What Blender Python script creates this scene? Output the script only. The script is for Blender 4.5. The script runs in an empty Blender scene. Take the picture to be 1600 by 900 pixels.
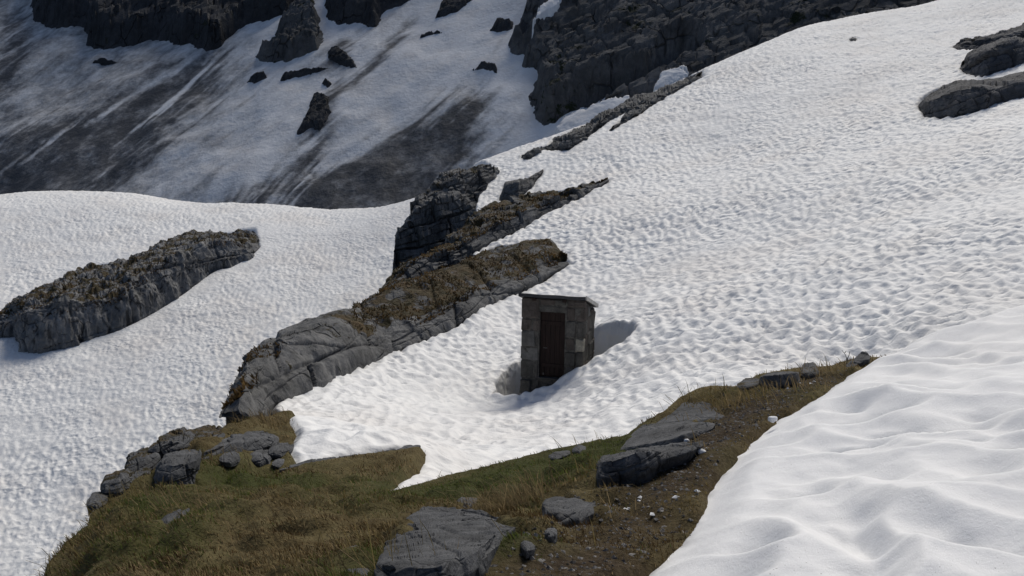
import bpy, math
import numpy as np
from mathutils import Vector

# ------------------------------------------------------------------ camera, sky, sun, exposure
scene = bpy.context.scene
PITCH = math.radians(-9.0)
FPX = 1331.0                      # focal length in pixels of the 1600 px wide photograph
cam_d = bpy.data.cameras.new('camera'); cam = bpy.data.objects.new('camera', cam_d)
scene.collection.objects.link(cam); scene.camera = cam
cam_d.sensor_width = 36.0; cam_d.lens = 36.0*FPX/1600.0
cam_d.clip_start = 0.05; cam_d.clip_end = 3000
cam.location = (0, 0, 0); cam.rotation_euler = (math.radians(90)+PITCH, 0, 0)

SUN_EL, SUN_AZ = math.radians(46), math.radians(25)     # azimuth clockwise from +Y
world = bpy.data.worlds.new('World'); scene.world = world; world.use_nodes = True
wn = world.node_tree.nodes; wl = world.node_tree.links
sky = wn.new('ShaderNodeTexSky'); sky.sky_type = 'NISHITA'; sky.sun_disc = False
sky.sun_elevation = SUN_EL; sky.sun_rotation = SUN_AZ; sky.altitude = 1800
sky.air_density = 0.8; sky.dust_density = 6.0; sky.ozone_density = 1.0
wl.new(sky.outputs[0], wn['Background'].inputs[0]); wn['Background'].inputs[1].default_value = 0.075
sd_ = bpy.data.lights.new('sun', 'SUN'); sd_.energy = 2.95; sd_.angle = math.radians(31); sd_.color = (1.0, 0.95, 0.865)
sun = bpy.data.objects.new('sun', sd_); scene.collection.objects.link(sun)
SUN_DIR = Vector((math.sin(SUN_AZ)*math.cos(SUN_EL), math.cos(SUN_AZ)*math.cos(SUN_EL), math.sin(SUN_EL)))
sun.rotation_euler = SUN_DIR.to_track_quat('Z', 'Y').to_euler()
scene.view_settings.view_transform = 'Standard'; scene.view_settings.look = 'None'
scene.view_settings.exposure = 0.08; scene.view_settings.gamma = 1.0; scene.view_settings.use_curve_mapping = False
scene.render.engine = 'CYCLES'

# ------------------------------------------------------------------ numeric helpers
C = scene.collection
rng = np.random.default_rng(7)
CP, SP = math.cos(PITCH), math.sin(PITCH)

def ray(px):
    """world directions (scaled to unit Y) of photograph pixels"""
    px = np.atleast_2d(np.asarray(px, float))
    x = (px[:, 0]-800)/FPX; y = -(px[:, 1]-450)/FPX
    dy = CP - y*SP; dz = SP + y*CP
    return np.stack([x/dy, np.ones_like(x), dz/dy], 1)

def at(px, py, d):
    return ray([(px, py)])[0]*d

def hsh(ix, iy, iz, seed):
    h = (ix.astype(np.int64)*374761393 + iy.astype(np.int64)*668265263 + iz.astype(np.int64)*2147483647 + seed*974634777) & 0xFFFFFFFF
    h = ((h ^ (h >> 13))*1274126177) & 0xFFFFFFFF
    h = ((h ^ (h >> 16))*2246822519) & 0xFFFFFFFF
    h = h ^ (h >> 15)
    return (h & 0xFFFFFF)/float(0xFFFFFF)

def noise3(x, y, z, seed=0):
    x0, y0, z0 = np.floor(x), np.floor(y), np.floor(z)
    fx, fy, fz = x-x0, y-y0, z-z0
    fx, fy, fz = (t*t*t*(t*(t*6-15)+10) for t in (fx, fy, fz))
    r = 0
    for i in (0, 1):
        wx = fx if i else 1-fx
        for j in (0, 1):
            wy = fy if j else 1-fy
            for k in (0, 1):
                wz = fz if k else 1-fz
                r = r + wx*wy*wz*hsh(x0+i, y0+j, z0+k, seed)
    return r*2-1

def noise2(x, y, seed=0):
    x0, y0 = np.floor(x), np.floor(y)
    fx, fy = x-x0, y-y0
    fx, fy = (t*t*t*(t*(t*6-15)+10) for t in (fx, fy))
    zz = np.zeros_like(x0); r = 0
    for i in (0, 1):
        wx = fx if i else 1-fx
        for j in (0, 1):
            wy = fy if j else 1-fy
            r = r + wx*wy*hsh(x0+i, y0+j, zz, seed)
    return r*2-1

def fbm2(x, y, oct=4, seed=0, gain=0.5):
    r, a, s = 0, 1.0, 0.0
    for o in range(oct):
        r = r + a*noise2(x*2**o+o*17.3, y*2**o-o*9.1, seed+o); s += a; a *= gain
    return r/s

def fbm3(P, f, oct=4, seed=0, gain=0.5):
    r, a, s = 0, 1.0, 0.0
    for o in range(oct):
        q = f*2**o
        r = r + a*noise3(P[:, 0]*q+o*7.7, P[:, 1]*q-o*3.3, P[:, 2]*q+o*5.1, seed+o); s += a; a *= gain
    return r/s

def worley3(P, seed=0):
    """F1, F2 and the id of the nearest cell"""
    ix = np.floor(P); n = len(P)
    f1 = np.full(n, 9.0); f2 = np.full(n, 9.0); cid = np.zeros(n); tl = np.zeros(n)
    for i in (-1, 0, 1):
        for j in (-1, 0, 1):
            for k in (-1, 0, 1):
                c = ix+np.array([i, j, k])
                o = np.stack([hsh(c[:, 0], c[:, 1], c[:, 2], seed+q) for q in (1, 2, 3)], 1)
                d = np.sqrt((((c+o)-P)**2).sum(1))
                idv = hsh(c[:, 0], c[:, 1], c[:, 2], seed+9)
                dv = P-(c+o); til = sum((hsh(c[:, 0], c[:, 1], c[:, 2], seed+20+q)-0.5)*dv[:, q] for q in range(3))
                m = d < f1; tl = np.where(m, til, tl)
                f2 = np.where(m, f1, np.minimum(f2, d)); cid = np.where(m, idv, cid); f1 = np.where(m, d, f1)
    return f1, f2, cid, tl

def joints(P, n1, n2, sp1, sp2, seed):
    """two sets of joint planes: block offsets and grooves"""
    n1 = np.array(n1)/np.linalg.norm(n1); n2 = np.array(n2)/np.linalg.norm(n2)
    a = P@n1/sp1+0.35*fbm3(P, 0.35/sp1, 2, seed)+0.3; b = P@n2/sp2+0.35*fbm3(P, 0.35/sp2, 2, seed+3)
    ia, ib = np.floor(a), np.floor(b); a2 = a+0.37*np.mod(ib, 3); ia = np.floor(a2); fa, fb = a2-ia, b-ib
    off = hsh(ia, ib, np.zeros_like(ia), seed+7)-0.5
    tilt = (hsh(ia, ib, np.ones_like(ia), seed+7)-0.5)*(fa-0.5)+(hsh(ia, ib, np.ones_like(ia)*2, seed+7)-0.5)*(fb-0.5)
    ga = np.minimum(fa, 1-fa)*sp1; gb = np.minimum(fb, 1-fb)*sp2
    gr = np.maximum(1-sstep(0.0, 0.05*sp1, ga), 1-sstep(0.0, 0.05*sp1, gb))
    return off, tilt, gr

def cups(x, y, sx, sy, seed=0, k=9.0, jit=0.7, pit=0.5):
    """sun-cup relief: soft bowls with narrower ridges between, about -1..1"""
    wx = noise2(x/(sx*2.3), y/(sy*2.3), seed+50)*0.45; wy = noise2(x/(sx*2.3)+40, y/(sy*2.3), seed+51)*0.45
    X, Y = x/sx+wx, y/sy+wy
    ix, iy = np.floor(X), np.floor(Y); acc = 0; zz = np.zeros_like(X)
    for i in (-1, 0, 1):
        for j in (-1, 0, 1):
            cx, cy = ix+i, iy+j
            ox = 0.5+(hsh(cx, cy, zz, seed+1)-0.5)*jit; oy = 0.5+(hsh(cx, cy, zz, seed+2)-0.5)*jit
            w = 0.5+hsh(cx, cy, zz, seed+3)
            acc = acc + np.exp(-k*((cx+ox-X)**2+(cy+oy-Y)**2))*w
    return (1-pit)*(np.clip(-np.log(acc+1e-5)/k, -0.1, 0.62)*3.0-0.75)+pit*(0.8-1.6*np.clip(acc, 0, 1.2)**0.8)

def suncups(x, y, sx, sy, seed=0, k=9.0, skew=0.22, pit=0.5):
    """cups whose uphill wall is the steeper one"""
    h = cups(x, y, sx, sy, seed, k, pit=pit)
    return cups(x, y-skew*sy*h, sx, sy, seed, k, pit=pit)

def sstep(a, b, x):
    t = np.clip((x-a)/(b-a), 0, 1); return t*t*(3-2*t)

class RBF:
    """thin-plate surface z(x, y) through control points given as (px, py, depth) of the photograph or ('w', x, y, z)"""
    def __init__(self, pts, smooth=0.02, bias=0.0):
        W = []
        for p in pts:
            W.append(p[1:] if p[0] == 'w' else at(*p))
        W = np.array(W, float); self.c = W[:, :2]; n = len(W)
        K = self.phi(self.c[:, None]-self.c[None]) + np.eye(n)*smooth
        P = np.hstack([np.ones((n, 1)), self.c])
        A = np.zeros((n+3, n+3)); A[:n, :n] = K; A[:n, n:] = P; A[n:, :n] = P.T
        b = np.zeros(n+3); b[:n] = W[:, 2]
        self.w = np.linalg.solve(A, b); self.n = n
    def phi(self, d):
        r2 = (d**2).sum(-1); return 0.5*r2*np.log(r2+1e-9)
    def __call__(self, x, y):
        x = np.asarray(x, float); y = np.asarray(y, float); sh = x.shape; x = x.ravel(); y = y.ravel()
        out = self.w[self.n]+self.w[self.n+1]*x+self.w[self.n+2]*y
        for i in range(self.n):
            r2 = (x-self.c[i, 0])**2+(y-self.c[i, 1])**2
            out = out + self.w[i]*0.5*r2*np.log(r2+1e-9)
        return out.reshape(sh)

def cast(px, surf, d0=2.0, d1=300.0, n=500):
    """points where the rays of the pixels first meet a height surface"""
    R = ray(px); D = np.exp(np.linspace(math.log(d0), math.log(d1), n))
    X = R[:, 0:1]*D; Y = np.repeat(D[None], len(R), 0); Z = R[:, 2:3]*D
    g = Z-surf(X, Y); out = []
    for i in range(len(R)):
        s = np.where((g[i, :-1] > 0) & (g[i, 1:] <= 0))[0]
        if len(s):
            j = s[0]; t = g[i, j]/(g[i, j]-g[i, j+1]); d = D[j]+(D[j+1]-D[j])*t
        else:
            d = D[np.argmin(np.abs(g[i]))]
        out.append(R[i]*d)
    return np.array(out)

def sdist(x, y, poly, m=4.0):
    """signed distance to a polygon in plan, negative inside"""
    poly = np.asarray(poly, float)[:, :2]; x = np.asarray(x); y = np.asarray(y)
    out = np.full(x.shape, 1e3)
    b = (x > poly[:, 0].min()-m) & (x < poly[:, 0].max()+m) & (y > poly[:, 1].min()-m) & (y < poly[:, 1].max()+m)
    xs, ys = x[b], y[b]
    d2 = np.full(xs.shape, 1e6); ins = np.zeros(xs.shape, bool)
    A = poly; B = np.roll(poly, -1, 0)
    for (ax, ay), (bx, by) in zip(A, B):
        ex, ey = bx-ax, by-ay; L = ex*ex+ey*ey+1e-12
        t = np.clip(((xs-ax)*ex+(ys-ay)*ey)/L, 0, 1)
        d2 = np.minimum(d2, (xs-ax-t*ex)**2+(ys-ay-t*ey)**2)
        c = ((ay > ys) != (by > ys))
        ins ^= c & (xs < (bx-ax)*(ys-ay)/((by-ay) if by != ay else 1e-12)+ax)
    d = np.sqrt(d2); out[b] = np.where(ins, -d, d)
    return out

def polyline(P, n):
    P = np.asarray(P, float); s = np.r_[0, np.cumsum(np.linalg.norm(np.diff(P, axis=0), axis=1))]
    t = np.linspace(0, s[-1], n)
    return np.stack([np.interp(t, s, P[:, i]) for i in range(P.shape[1])], 1)

# ------------------------------------------------------------------ object helpers
def link(name, me, mat=None, parent=None):
    o = bpy.data.objects.new(name, me); C.objects.link(o)
    if mat is not None and me is not None and not me.materials: me.materials.append(mat)
    if parent is not None: o.parent = parent
    return o

def mesh_from(name, V, F, mat=None, smooth=True, parent=None, attrs=None):
    me = bpy.data.meshes.new(name); V = np.asarray(V, np.float32); F = np.asarray(F, np.int32)
    k = F.shape[1]
    me.vertices.add(len(V)); me.vertices.foreach_set('co', V.ravel())
    me.loops.add(F.size); me.loops.foreach_set('vertex_index', F.ravel())
    me.polygons.add(len(F)); me.polygons.foreach_set('loop_start', np.arange(len(F), dtype=np.int32)*k)
    me.polygons.foreach_set('use_smooth', np.full(len(F), smooth))
    me.update(calc_edges=True)
    for nm, a in (attrs or {}).items():
        a = np.asarray(a, np.float32)
        if a.ndim == 1:
            me.attributes.new(nm, 'FLOAT', 'POINT').data.foreach_set('value', a)
        else:
            c = np.ones((len(a), 4), np.float32); c[:, :3] = a
            me.attributes.new(nm, 'FLOAT_COLOR', 'POINT').data.foreach_set('color', c.ravel())
    return link(name, me, mat, parent)

def grid_faces(nr, nc, keep=None):
    i = np.arange(nr-1)[:, None]*nc+np.arange(nc-1)[None]
    F = np.stack([i, i+1, i+nc+1, i+nc], -1).reshape(-1, 4)
    if keep is not None:
        k = keep.ravel(); F = F[k[F].any(1)]
    return F

def compact(V, F, attrs):
    u, inv = np.unique(F, return_inverse=True)
    return V[u], inv.reshape(F.shape), {k: v[u] for k, v in attrs.items()}

def fan(u0, u1, nu, d0, d1, nd):
    """plan grid that gets finer towards the viewer (level of detail only)"""
    u = np.linspace(u0, u1, nu); d = np.exp(np.linspace(math.log(d0), math.log(d1), nd))
    D, U = np.meshgrid(d, u, indexing='ij')
    return U*D, D

def tag(o, label, cat, group=None):
    o['label'] = label; o['category'] = cat
    if group: o['group'] = group
    return o

def structure(o): o['kind'] = 'structure'; return o
def stuff(o, label=None, cat=None):
    o['kind'] = 'stuff'
    if label: o['label'] = label; o['category'] = cat
    return o

# ------------------------------------------------------------------ materials
class NT:
    def __init__(self, name):
        self.m = bpy.data.materials.new(name); self.m.use_nodes = True
        self.t = self.m.node_tree; self.b = self.t.nodes['Principled BSDF']
        self.pos = self.n('ShaderNodeNewGeometry').outputs['Position']
    def n(self, typ, **kw):
        x = self.t.nodes.new(typ)
        for k, v in kw.items(): setattr(x, k, v)
        return x
    def set(self, sock, v):
        if hasattr(v, 'is_output'): self.t.links.new(v, sock)
        else: sock.default_value = v
    def mapv(self, scale=(1, 1, 1), rot=(0, 0, 0), src=None):
        m = self.n('ShaderNodeMapping'); m.inputs['Scale'].default_value = scale; m.inputs['Rotation'].default_value = rot
        self.set(m.inputs['Vector'], src or self.pos); return m.outputs[0]
    def noise(self, scale, detail=4, rough=0.55, vec=None, dist=0.0):
        x = self.n('ShaderNodeTexNoise'); self.set(x.inputs['Vector'], vec or self.pos)
        x.inputs['Scale'].default_value = scale; x.inputs['Detail'].default_value = detail
        x.inputs['Roughness'].default_value = rough; x.inputs['Distortion'].default_value = dist
        return x.outputs['Fac']
    def ramp(self, fac, a, b, lo=0.0, hi=1.0):
        x = self.n('ShaderNodeMapRange'); x.interpolation_type = 'SMOOTHSTEP'
        self.set(x.inputs['Value'], fac); x.inputs['From Min'].default_value = a; x.inputs['From Max'].default_value = b
        x.inputs['To Min'].default_value = lo; x.inputs['To Max'].default_value = hi
        return x.outputs[0]
    def math(self, op, a, b=0.0, clamp=False):
        x = self.n('ShaderNodeMath', operation=op, use_clamp=clamp); self.set(x.inputs[0], a); self.set(x.inputs[1], b); return x.outputs[0]
    def mix(self, fac, a, b, blend='MIX'):
        x = self.n('ShaderNodeMix', data_type='RGBA', blend_type=blend)
        f, A, B = x.inputs[0], x.inputs[6], x.inputs[7]
        self.set(f, fac)
        for s, v in ((A, a), (B, b)):
            if isinstance(v, tuple): s.default_value = (*v, 1)
            else: self.set(s, v)
        return x.outputs[2]
    def attr(self, name, out='Fac'):
        return self.n('ShaderNodeAttribute', attribute_name=name).outputs[out]
    def nz(self):
        s = self.n('ShaderNodeSeparateXYZ'); self.set(s.inputs[0], self.n('ShaderNodeNewGeometry').outputs['Normal']); return s.outputs[2]
    def bump(self, h, strength=0.5, dist=0.02, nrm=None):
        x = self.n('ShaderNodeBump'); self.set(x.inputs['Height'], h)
        x.inputs['Strength'].default_value = strength; x.inputs['Distance'].default_value = dist
        if nrm: self.set(x.inputs['Normal'], nrm)
        return x.outputs[0]
    def done(self, col, rough=0.8, spec=0.3, nrm=None):
        if isinstance(col, tuple): self.b.inputs['Base Color'].default_value = (*col, 1)
        else: self.set(self.b.inputs['Base Color'], col)
        self.set(self.b.inputs['Roughness'], rough); self.b.inputs['Specular IOR Level'].default_value = spec
        if nrm: self.set(self.b.inputs['Normal'], nrm)
        return self.m

def snow_material(name, fine, base=(0.85, 0.85, 0.84), bump_d=0.01, dust=0.5, cup=0.0, grit=0.0, mott=False):
    t = NT(name)
    big = t.noise(0.22, 5, 0.6); mid = t.noise(1.7, 5, 0.6)
    col = t.mix(t.ramp(big, 0.42, 0.72, 0, dust), base, (0.74, 0.70, 0.66))
    col = t.mix(t.ramp(mid, 0.55, 0.8, 0, 0.30), col, (0.70, 0.70, 0.71))
    specks = t.ramp(t.noise(fine*0.8, 2, 0.5), 0.73, 0.78, 0, 0.45)
    specks = t.math('MULTIPLY', specks, t.ramp(t.noise(0.6, 3), 0.45, 0.65))
    col = t.mix(specks, col, (0.25, 0.22, 0.19))
    d = t.attr('dirt')
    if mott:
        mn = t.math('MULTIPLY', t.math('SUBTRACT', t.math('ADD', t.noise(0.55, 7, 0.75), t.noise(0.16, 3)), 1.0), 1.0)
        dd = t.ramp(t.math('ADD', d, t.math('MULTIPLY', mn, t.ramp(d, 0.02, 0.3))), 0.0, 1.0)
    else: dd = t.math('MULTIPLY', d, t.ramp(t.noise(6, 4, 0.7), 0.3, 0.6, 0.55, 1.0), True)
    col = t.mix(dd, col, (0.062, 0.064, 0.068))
    h = t.math('ADD', t.noise(fine, 4, 0.65), t.math('MULTIPLY', t.noise(fine*0.25, 3), 1.5))
    nrm = None
    if cup:
        w = t.n('ShaderNodeTexNoise'); t.set(w.inputs['Vector'], t.pos); w.inputs['Scale'].default_value = 1.6
        a = t.n('ShaderNodeVectorMath', operation='SCALE'); t.set(a.inputs[0], w.outputs['Color']); a.inputs['Scale'].default_value = 0.35
        b = t.n('ShaderNodeVectorMath', operation='ADD'); t.set(b.inputs[0], t.pos); t.set(b.inputs[1], a.outputs[0])
        v = t.n('ShaderNodeTexVoronoi', feature='SMOOTH_F1'); t.set(v.inputs['Vector'], b.outputs[0]); v.inputs['Scale'].default_value = 3.9
        v.inputs['Smoothness'].default_value = 0.35
        hv = t.math('MULTIPLY', v.outputs['Distance'], t.ramp(t.noise(0.35, 3), 0.35, 0.65, 0.45, 1.25))
        nrm = t.bump(hv, 1.0, cup)
    if grit:
        g1 = t.ramp(t.noise(260, 2, 0.6), 0.35, 0.7); h = t.math('ADD', h, t.math('MULTIPLY', g1, grit))
        sp = t.math('MULTIPLY', t.ramp(t.noise(95, 1, 0.4), 0.74, 0.78, 0, 0.8), t.ramp(t.noise(2.2, 3), 0.5, 0.62))
        col = t.mix(sp, col, (0.10, 0.08, 0.06))
    return t.done(col, 0.65, 0.25, t.bump(h, 0.6, bump_d, nrm))

def rock_material(name, base=(0.15, 0.15, 0.149), crack=1.0, moss_col=(0.100, 0.066, 0.029), streak=0.6, fine=1.0, stripes=(0.3, 0.15, 0.0)):
    t = NT(name)
    warp = t.n('ShaderNodeVectorMath', operation='ADD'); t.set(warp.inputs[0], t.pos)
    wn_ = t.n('ShaderNodeTexNoise'); t.set(wn_.inputs['Vector'], t.pos); wn_.inputs['Scale'].default_value = 1.3*fine
    wsc = t.n('ShaderNodeVectorMath', operation='SCALE'); t.set(wsc.inputs[0], wn_.outputs['Color']); wsc.inputs['Scale'].default_value = 0.5/fine
    t.set(warp.inputs[1], wsc.outputs[0]); wv = warp.outputs[0]
    n1 = t.noise(0.7*fine, 6, 0.65); n2 = t.noise(5*fine, 6, 0.7)
    lo = tuple(c*0.55 for c in base); hi = tuple(min(1, c*1.45) for c in base)
    col = t.mix(t.ramp(n1, 0.3, 0.7), lo, hi)
    col = t.mix(t.ramp(n2, 0.35, 0.7, 0, 0.65), col, tuple(c*0.62 for c in base))
    col = t.mix(t.ramp(t.noise(14*fine, 3, 0.6), 0.62, 0.75, 0, 0.5), col, tuple(min(1, c*1.7) for c in base))
    # dark water stains down the faces
    st = t.noise(1.0, 4, 0.6, t.mapv((2.6*fine, 2.6*fine, 0.30*fine), stripes))
    col = t.mix(t.ramp(st, 0.53, 0.68, 0, streak), col, tuple(c*0.24 for c in base))
    v = t.n('ShaderNodeTexVoronoi', feature='DISTANCE_TO_EDGE'); t.set(v.inputs['Vector'], t.mapv((1.0*fine, 1.0*fine, 0.6*fine), (0.25, 0.3, 0), wv)); v.inputs['Scale'].default_value = 1.2
    ck = t.math('MULTIPLY', t.ramp(v.outputs['Distance'], 0.0, 0.045, 1, 0), t.ramp(t.noise(0.9*fine, 2), 0.45, 0.6, 0, 1))
    col = t.mix(t.math('MULTIPLY', ck, 0.7*crack), col, tuple(c*0.12 for c in base))  # cracks also darkened in colour, painting the shade inside them
    mo = t.attr('moss')
    mfac = t.ramp(t.math('ADD', mo, t.math('MULTIPLY', t.math('SUBTRACT', t.noise(1.1*fine, 6, 0.72), 0.5), 3.6)), 0.62, 0.85)
    mcol = t.mix(t.ramp(t.noise(2.2*fine, 4), 0.35, 0.65), moss_col, (moss_col[0]*0.5, moss_col[1]*0.62, moss_col[2]*0.6))
    col = t.mix(mfac, col, mcol)
    h = t.math('ADD', t.math('MULTIPLY', n2, 1.0), t.math('MULTIPLY', t.noise(18*fine, 5, 0.7), 0.35))
    h = t.math('SUBTRACT', h, t.math('MULTIPLY', ck, 0.9*crack))
    h = t.math('ADD', h, t.math('MULTIPLY', mfac, t.noise(9*fine, 3)))
    return t.done(col, 0.85, 0.25, t.bump(h, 1.0, 0.09/fine))

M_SNOW = snow_material('snow', 14.0, bump_d=0.02, cup=0.045)
M_BANK = snow_material('bank_snow', 45.0, base=(0.87, 0.873, 0.875), bump_d=0.006, dust=0.22, grit=0.4)
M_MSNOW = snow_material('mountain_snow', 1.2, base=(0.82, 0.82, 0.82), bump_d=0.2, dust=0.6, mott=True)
M_ROCK = rock_material('outcrop_rock')
M_ROCKR = rock_material('right_rock', base=(0.12, 0.12, 0.124), streak=0.3)
M_LEFT = rock_material('streaked_rock', base=(0.20, 0.20, 0.20), streak=0.97)
M_BOULDER = rock_material('boulder_rock', base=(0.10, 0.102, 0.106), streak=0.15, fine=4.0, crack=0.6)
M_CLIFF = rock_material('cliff_rock', base=(0.115, 0.115, 0.115), fine=0.22, streak=0.7, moss_col=(0.04, 0.045, 0.02), stripes=(0.0, 0.25, 0.0))
M_CLIFFD = rock_material('dark_cliff_rock', base=(0.05, 0.051, 0.055), fine=0.22, streak=0.5, moss_col=(0.06, 0.055, 0.035))

# ------------------------------------------------------------------ ground surfaces (before snow and rocks are laid on them)
G = RBF([(600, 905, 3.5), (300, 905, 4.0), (50, 890, 5.2), (140, 775, 7.0), (230, 705, 8.8), (360, 652, 11.3),
         (455, 650, 11.8), (440, 735, 8.8), (655, 697, 10.2), (590, 770, 7.7), (850, 705, 8.9), (980, 678, 8.8),
         (1040, 645, 9.0), (1110, 605, 10.0), (1200, 581, 10.6), (1345, 566, 11.0), (1000, 800, 5.2), (900, 765, 6.4),
         (700, 835, 4.9), (450, 800, 6.3), (300, 800, 6.2), (400, 720, 9.0), (1000, 880, 3.95), (1130, 725, 6.0), (1200, 662, 7.35),
         (1290, 605, 9.1), ('w', 1.6, 2.6, -1.75), ('w', -1.5, 2.2, -1.6), ('w', 5.5, 10, -2.7), ('w', 4.5, 6.5, -2.35), ('w', 3.5, 4, -2.1)], 0.01)

S = RBF([(590, 771, 7.75), (440, 736, 9.0), (655, 698, 10.4), (455, 652, 12.4), (640, 690, 12.6), (560, 690, 13.2), (560, 640, 18.2),
         (720, 736, 10.4), (850, 702, 13.3), (980, 674, 14.2), (1050, 630, 15.5), (1110, 602, 16.4), (1200, 578, 17.0), (1350, 556, 17.2),
         (900, 655, 17.4), (800, 680, 16.4), (700, 650, 18.6), (840, 640, 19.4), (770, 637, 21.6), (808, 620, 22.1), (870, 601, 21.85), (932, 565, 21.7), (990, 513, 23.1), (1040, 540, 21.0), (1040, 590, 18.6), (945, 509, 24.2),
         (700, 600, 22.6), (620, 600, 21.8), (450, 630, 18.5), (550, 578, 21.8), (658, 533, 25.2), (746, 484, 28.0), (800, 563, 24.6), (800, 500, 28.2),
         (809, 457, 30.5), (888, 415, 33.5), (1000, 400, 33.0), (738, 396, 36), (829, 347, 39.5), (951, 280, 45), (760, 252, 56), (830, 300, 46),
         (1080, 119, 68), (1000, 160, 64), (916, 196, 60), (1250, 45, 72), (1470, 0, 76), (1300, 200, 45), (1100, 250, 46), (1200, 400, 28), (1160, 300, 37),
         (1450, 330, 27), (1600, 460, 17.5), (1467, 500, 17.0), (1600, 330, 23), (1600, 200, 33), (1500, 150, 44), (1600, 60, 52), (1560, 25, 62),
         ('w', 70, 76, 27), ('w', 45, 90, 14.5), ('w', 20, 84, 5.0), ('w', -2, 66, -1.8), ('w', -4, 76, -4), ('w', 12, 6, -2.8), ('w', 24, 20, 0.5), ('w', 45, 45, 12),
         ('w', 65, 98, 21), ('w', 28, 100, 3.5), ('w', -2, 90, -6.5)], 0.03)

LF = RBF([(40, 890, 35.5), (0, 760, 41), (200, 650, 46.5), (0, 620, 48.5), (350, 650, 46.5), (100, 545, 53.5), (250, 483, 58.5), (400, 390, 68), (0, 525, 55),
          (450, 520, 55), (560, 440, 62), (0, 480, 58.5), (160, 413, 66), (330, 360, 73), (0, 400, 68), (600, 400, 66), (500, 350, 74), (250, 330, 78),
          (100, 298, 87), (0, 304, 85), (200, 304, 86), (300, 317, 84), (420, 322, 83), (540, 328, 80), (600, 323, 79), (650, 310, 78), (700, 300, 78),
          ('w', -60, 100, -8.0), ('w', -40, 100, -9.0), ('w', -20, 97, -10), ('w', -5, 92, -9.5), ('w', -75, 88, -4.5), ('w', -45, 40, -16.6), ('w', -8, 45, -15), ('w', 3, 70, -7),
          ('w', -30, 25, -21), ('w', -10, 25, -21)], 0.05)

def mountain(x, y):
    z = -6.9+0.3*(x+39)+0.70*(y-130)
    z = z + 4.0*fbm2(x/55, y/55, 3, 300) + 1.0*fbm2(x/9, y/9, 3, 310)
    ex = np.maximum(0, z-0.235*y); return z+(1.0+0.9*sstep(-20, -90, x))*ex  # unseen upper ridge, steepened to keep the sun off the visible face

# shelf outline, left brink then the line where it meets the snow
brink = [(30, 1010), (42, 930), (48, 890), (62, 850), (92, 817), (135, 792), (140, 772), (165, 762), (160, 745), (195, 722), (200, 710), (232, 700), (248, 684), (290, 668), (340, 656), (362, 648), (400, 641), (455, 640)]
meet = [(452, 660), (462, 680), (448, 700), (456, 714), (436, 736), (480, 722), (560, 709), (655, 696), (642, 718), (618, 744), (590, 772), (640, 759), (700, 741), (780, 722), (850, 704), (915, 689), (980, 677),
        (1002, 660), (1040, 640), (1062, 620), (1092, 606), (1112, 602), (1150, 603), (1186, 584), (1250, 573), (1300, 570), (1352, 556)]
SHELF = np.vstack([cast(brink+meet, G, 2, 40)[:, :2], [(6.5, 11.6), (7.5, 1.5), (-2.9, 1.5)]])
SHELF = np.array(SHELF)
n_meet = len(brink)

# foreground snow bank
F = RBF([(1000, 872, 4.05), (1098, 743, 5.75), (1196, 649, 7.6), (1289, 596, 9.2), (1359, 556, 10.5), (1467, 506, 11.2), (1530, 487, 11.5), (1600, 470, 11.8),
         (1600, 900, 3.0), (1300, 900, 3.3), (1600, 650, 6.0), (1300, 750, 5.05), (1450, 600, 7.6), (1200, 780, 4.8), ('w', 6, 4, -1.3), ('w', 9, 9, -1.6), ('w', 2, 2.2, -1.55), ('w', 10, 12.5, -1.9), ('w', 4, 2, -1.2)], 0.005)
bank_edge = [(935, 915), (984, 886), (1022, 854), (1060, 826), (1077, 807), (1090, 780), (1098, 748), (1112, 733), (1135, 703), (1163, 677), (1196, 654), (1261, 616), (1289, 600), (1327, 574), (1359, 557), (1420, 525), (1467, 507), (1530, 488), (1600, 470)]
BE = cast(bank_edge, F, 2, 20)[:, :2]
BANK = np.vstack([BE, [(11.5, 12.2), (14, 9), (12, 1), (0.4, 1.0), (0.35, 3.2)]])

# hut frame: front-left corner, along the front (E1), away from the viewer (E2)
HPHI = math.radians(15.4)
HW, HD_ = 1.74, 1.72
H0 = at(811, 618, 22.45); HE1 = np.array([math.cos(HPHI), -math.sin(HPHI)]); HE2 = np.array([math.sin(HPHI), math.cos(HPHI)])
def hut_xy(a, b): return H0[:2]+HE1*a+HE2*b
MOAT = np.array([hut_xy(p[0]*0.93, p[1]*0.93) for p in [(-0.75, -0.15), (-0.35, -0.32), (0.4, -0.28), (1.2, -0.2), (2.05, -0.12), (2.6, 0.30), (3.0, 0.85), (3.2, 1.55), (2.95, 2.2), (2.3, 2.5), (1.0, 2.6), (-0.2, 2.5), (-0.75, 1.5), (-0.95, 0.5)]])

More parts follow.
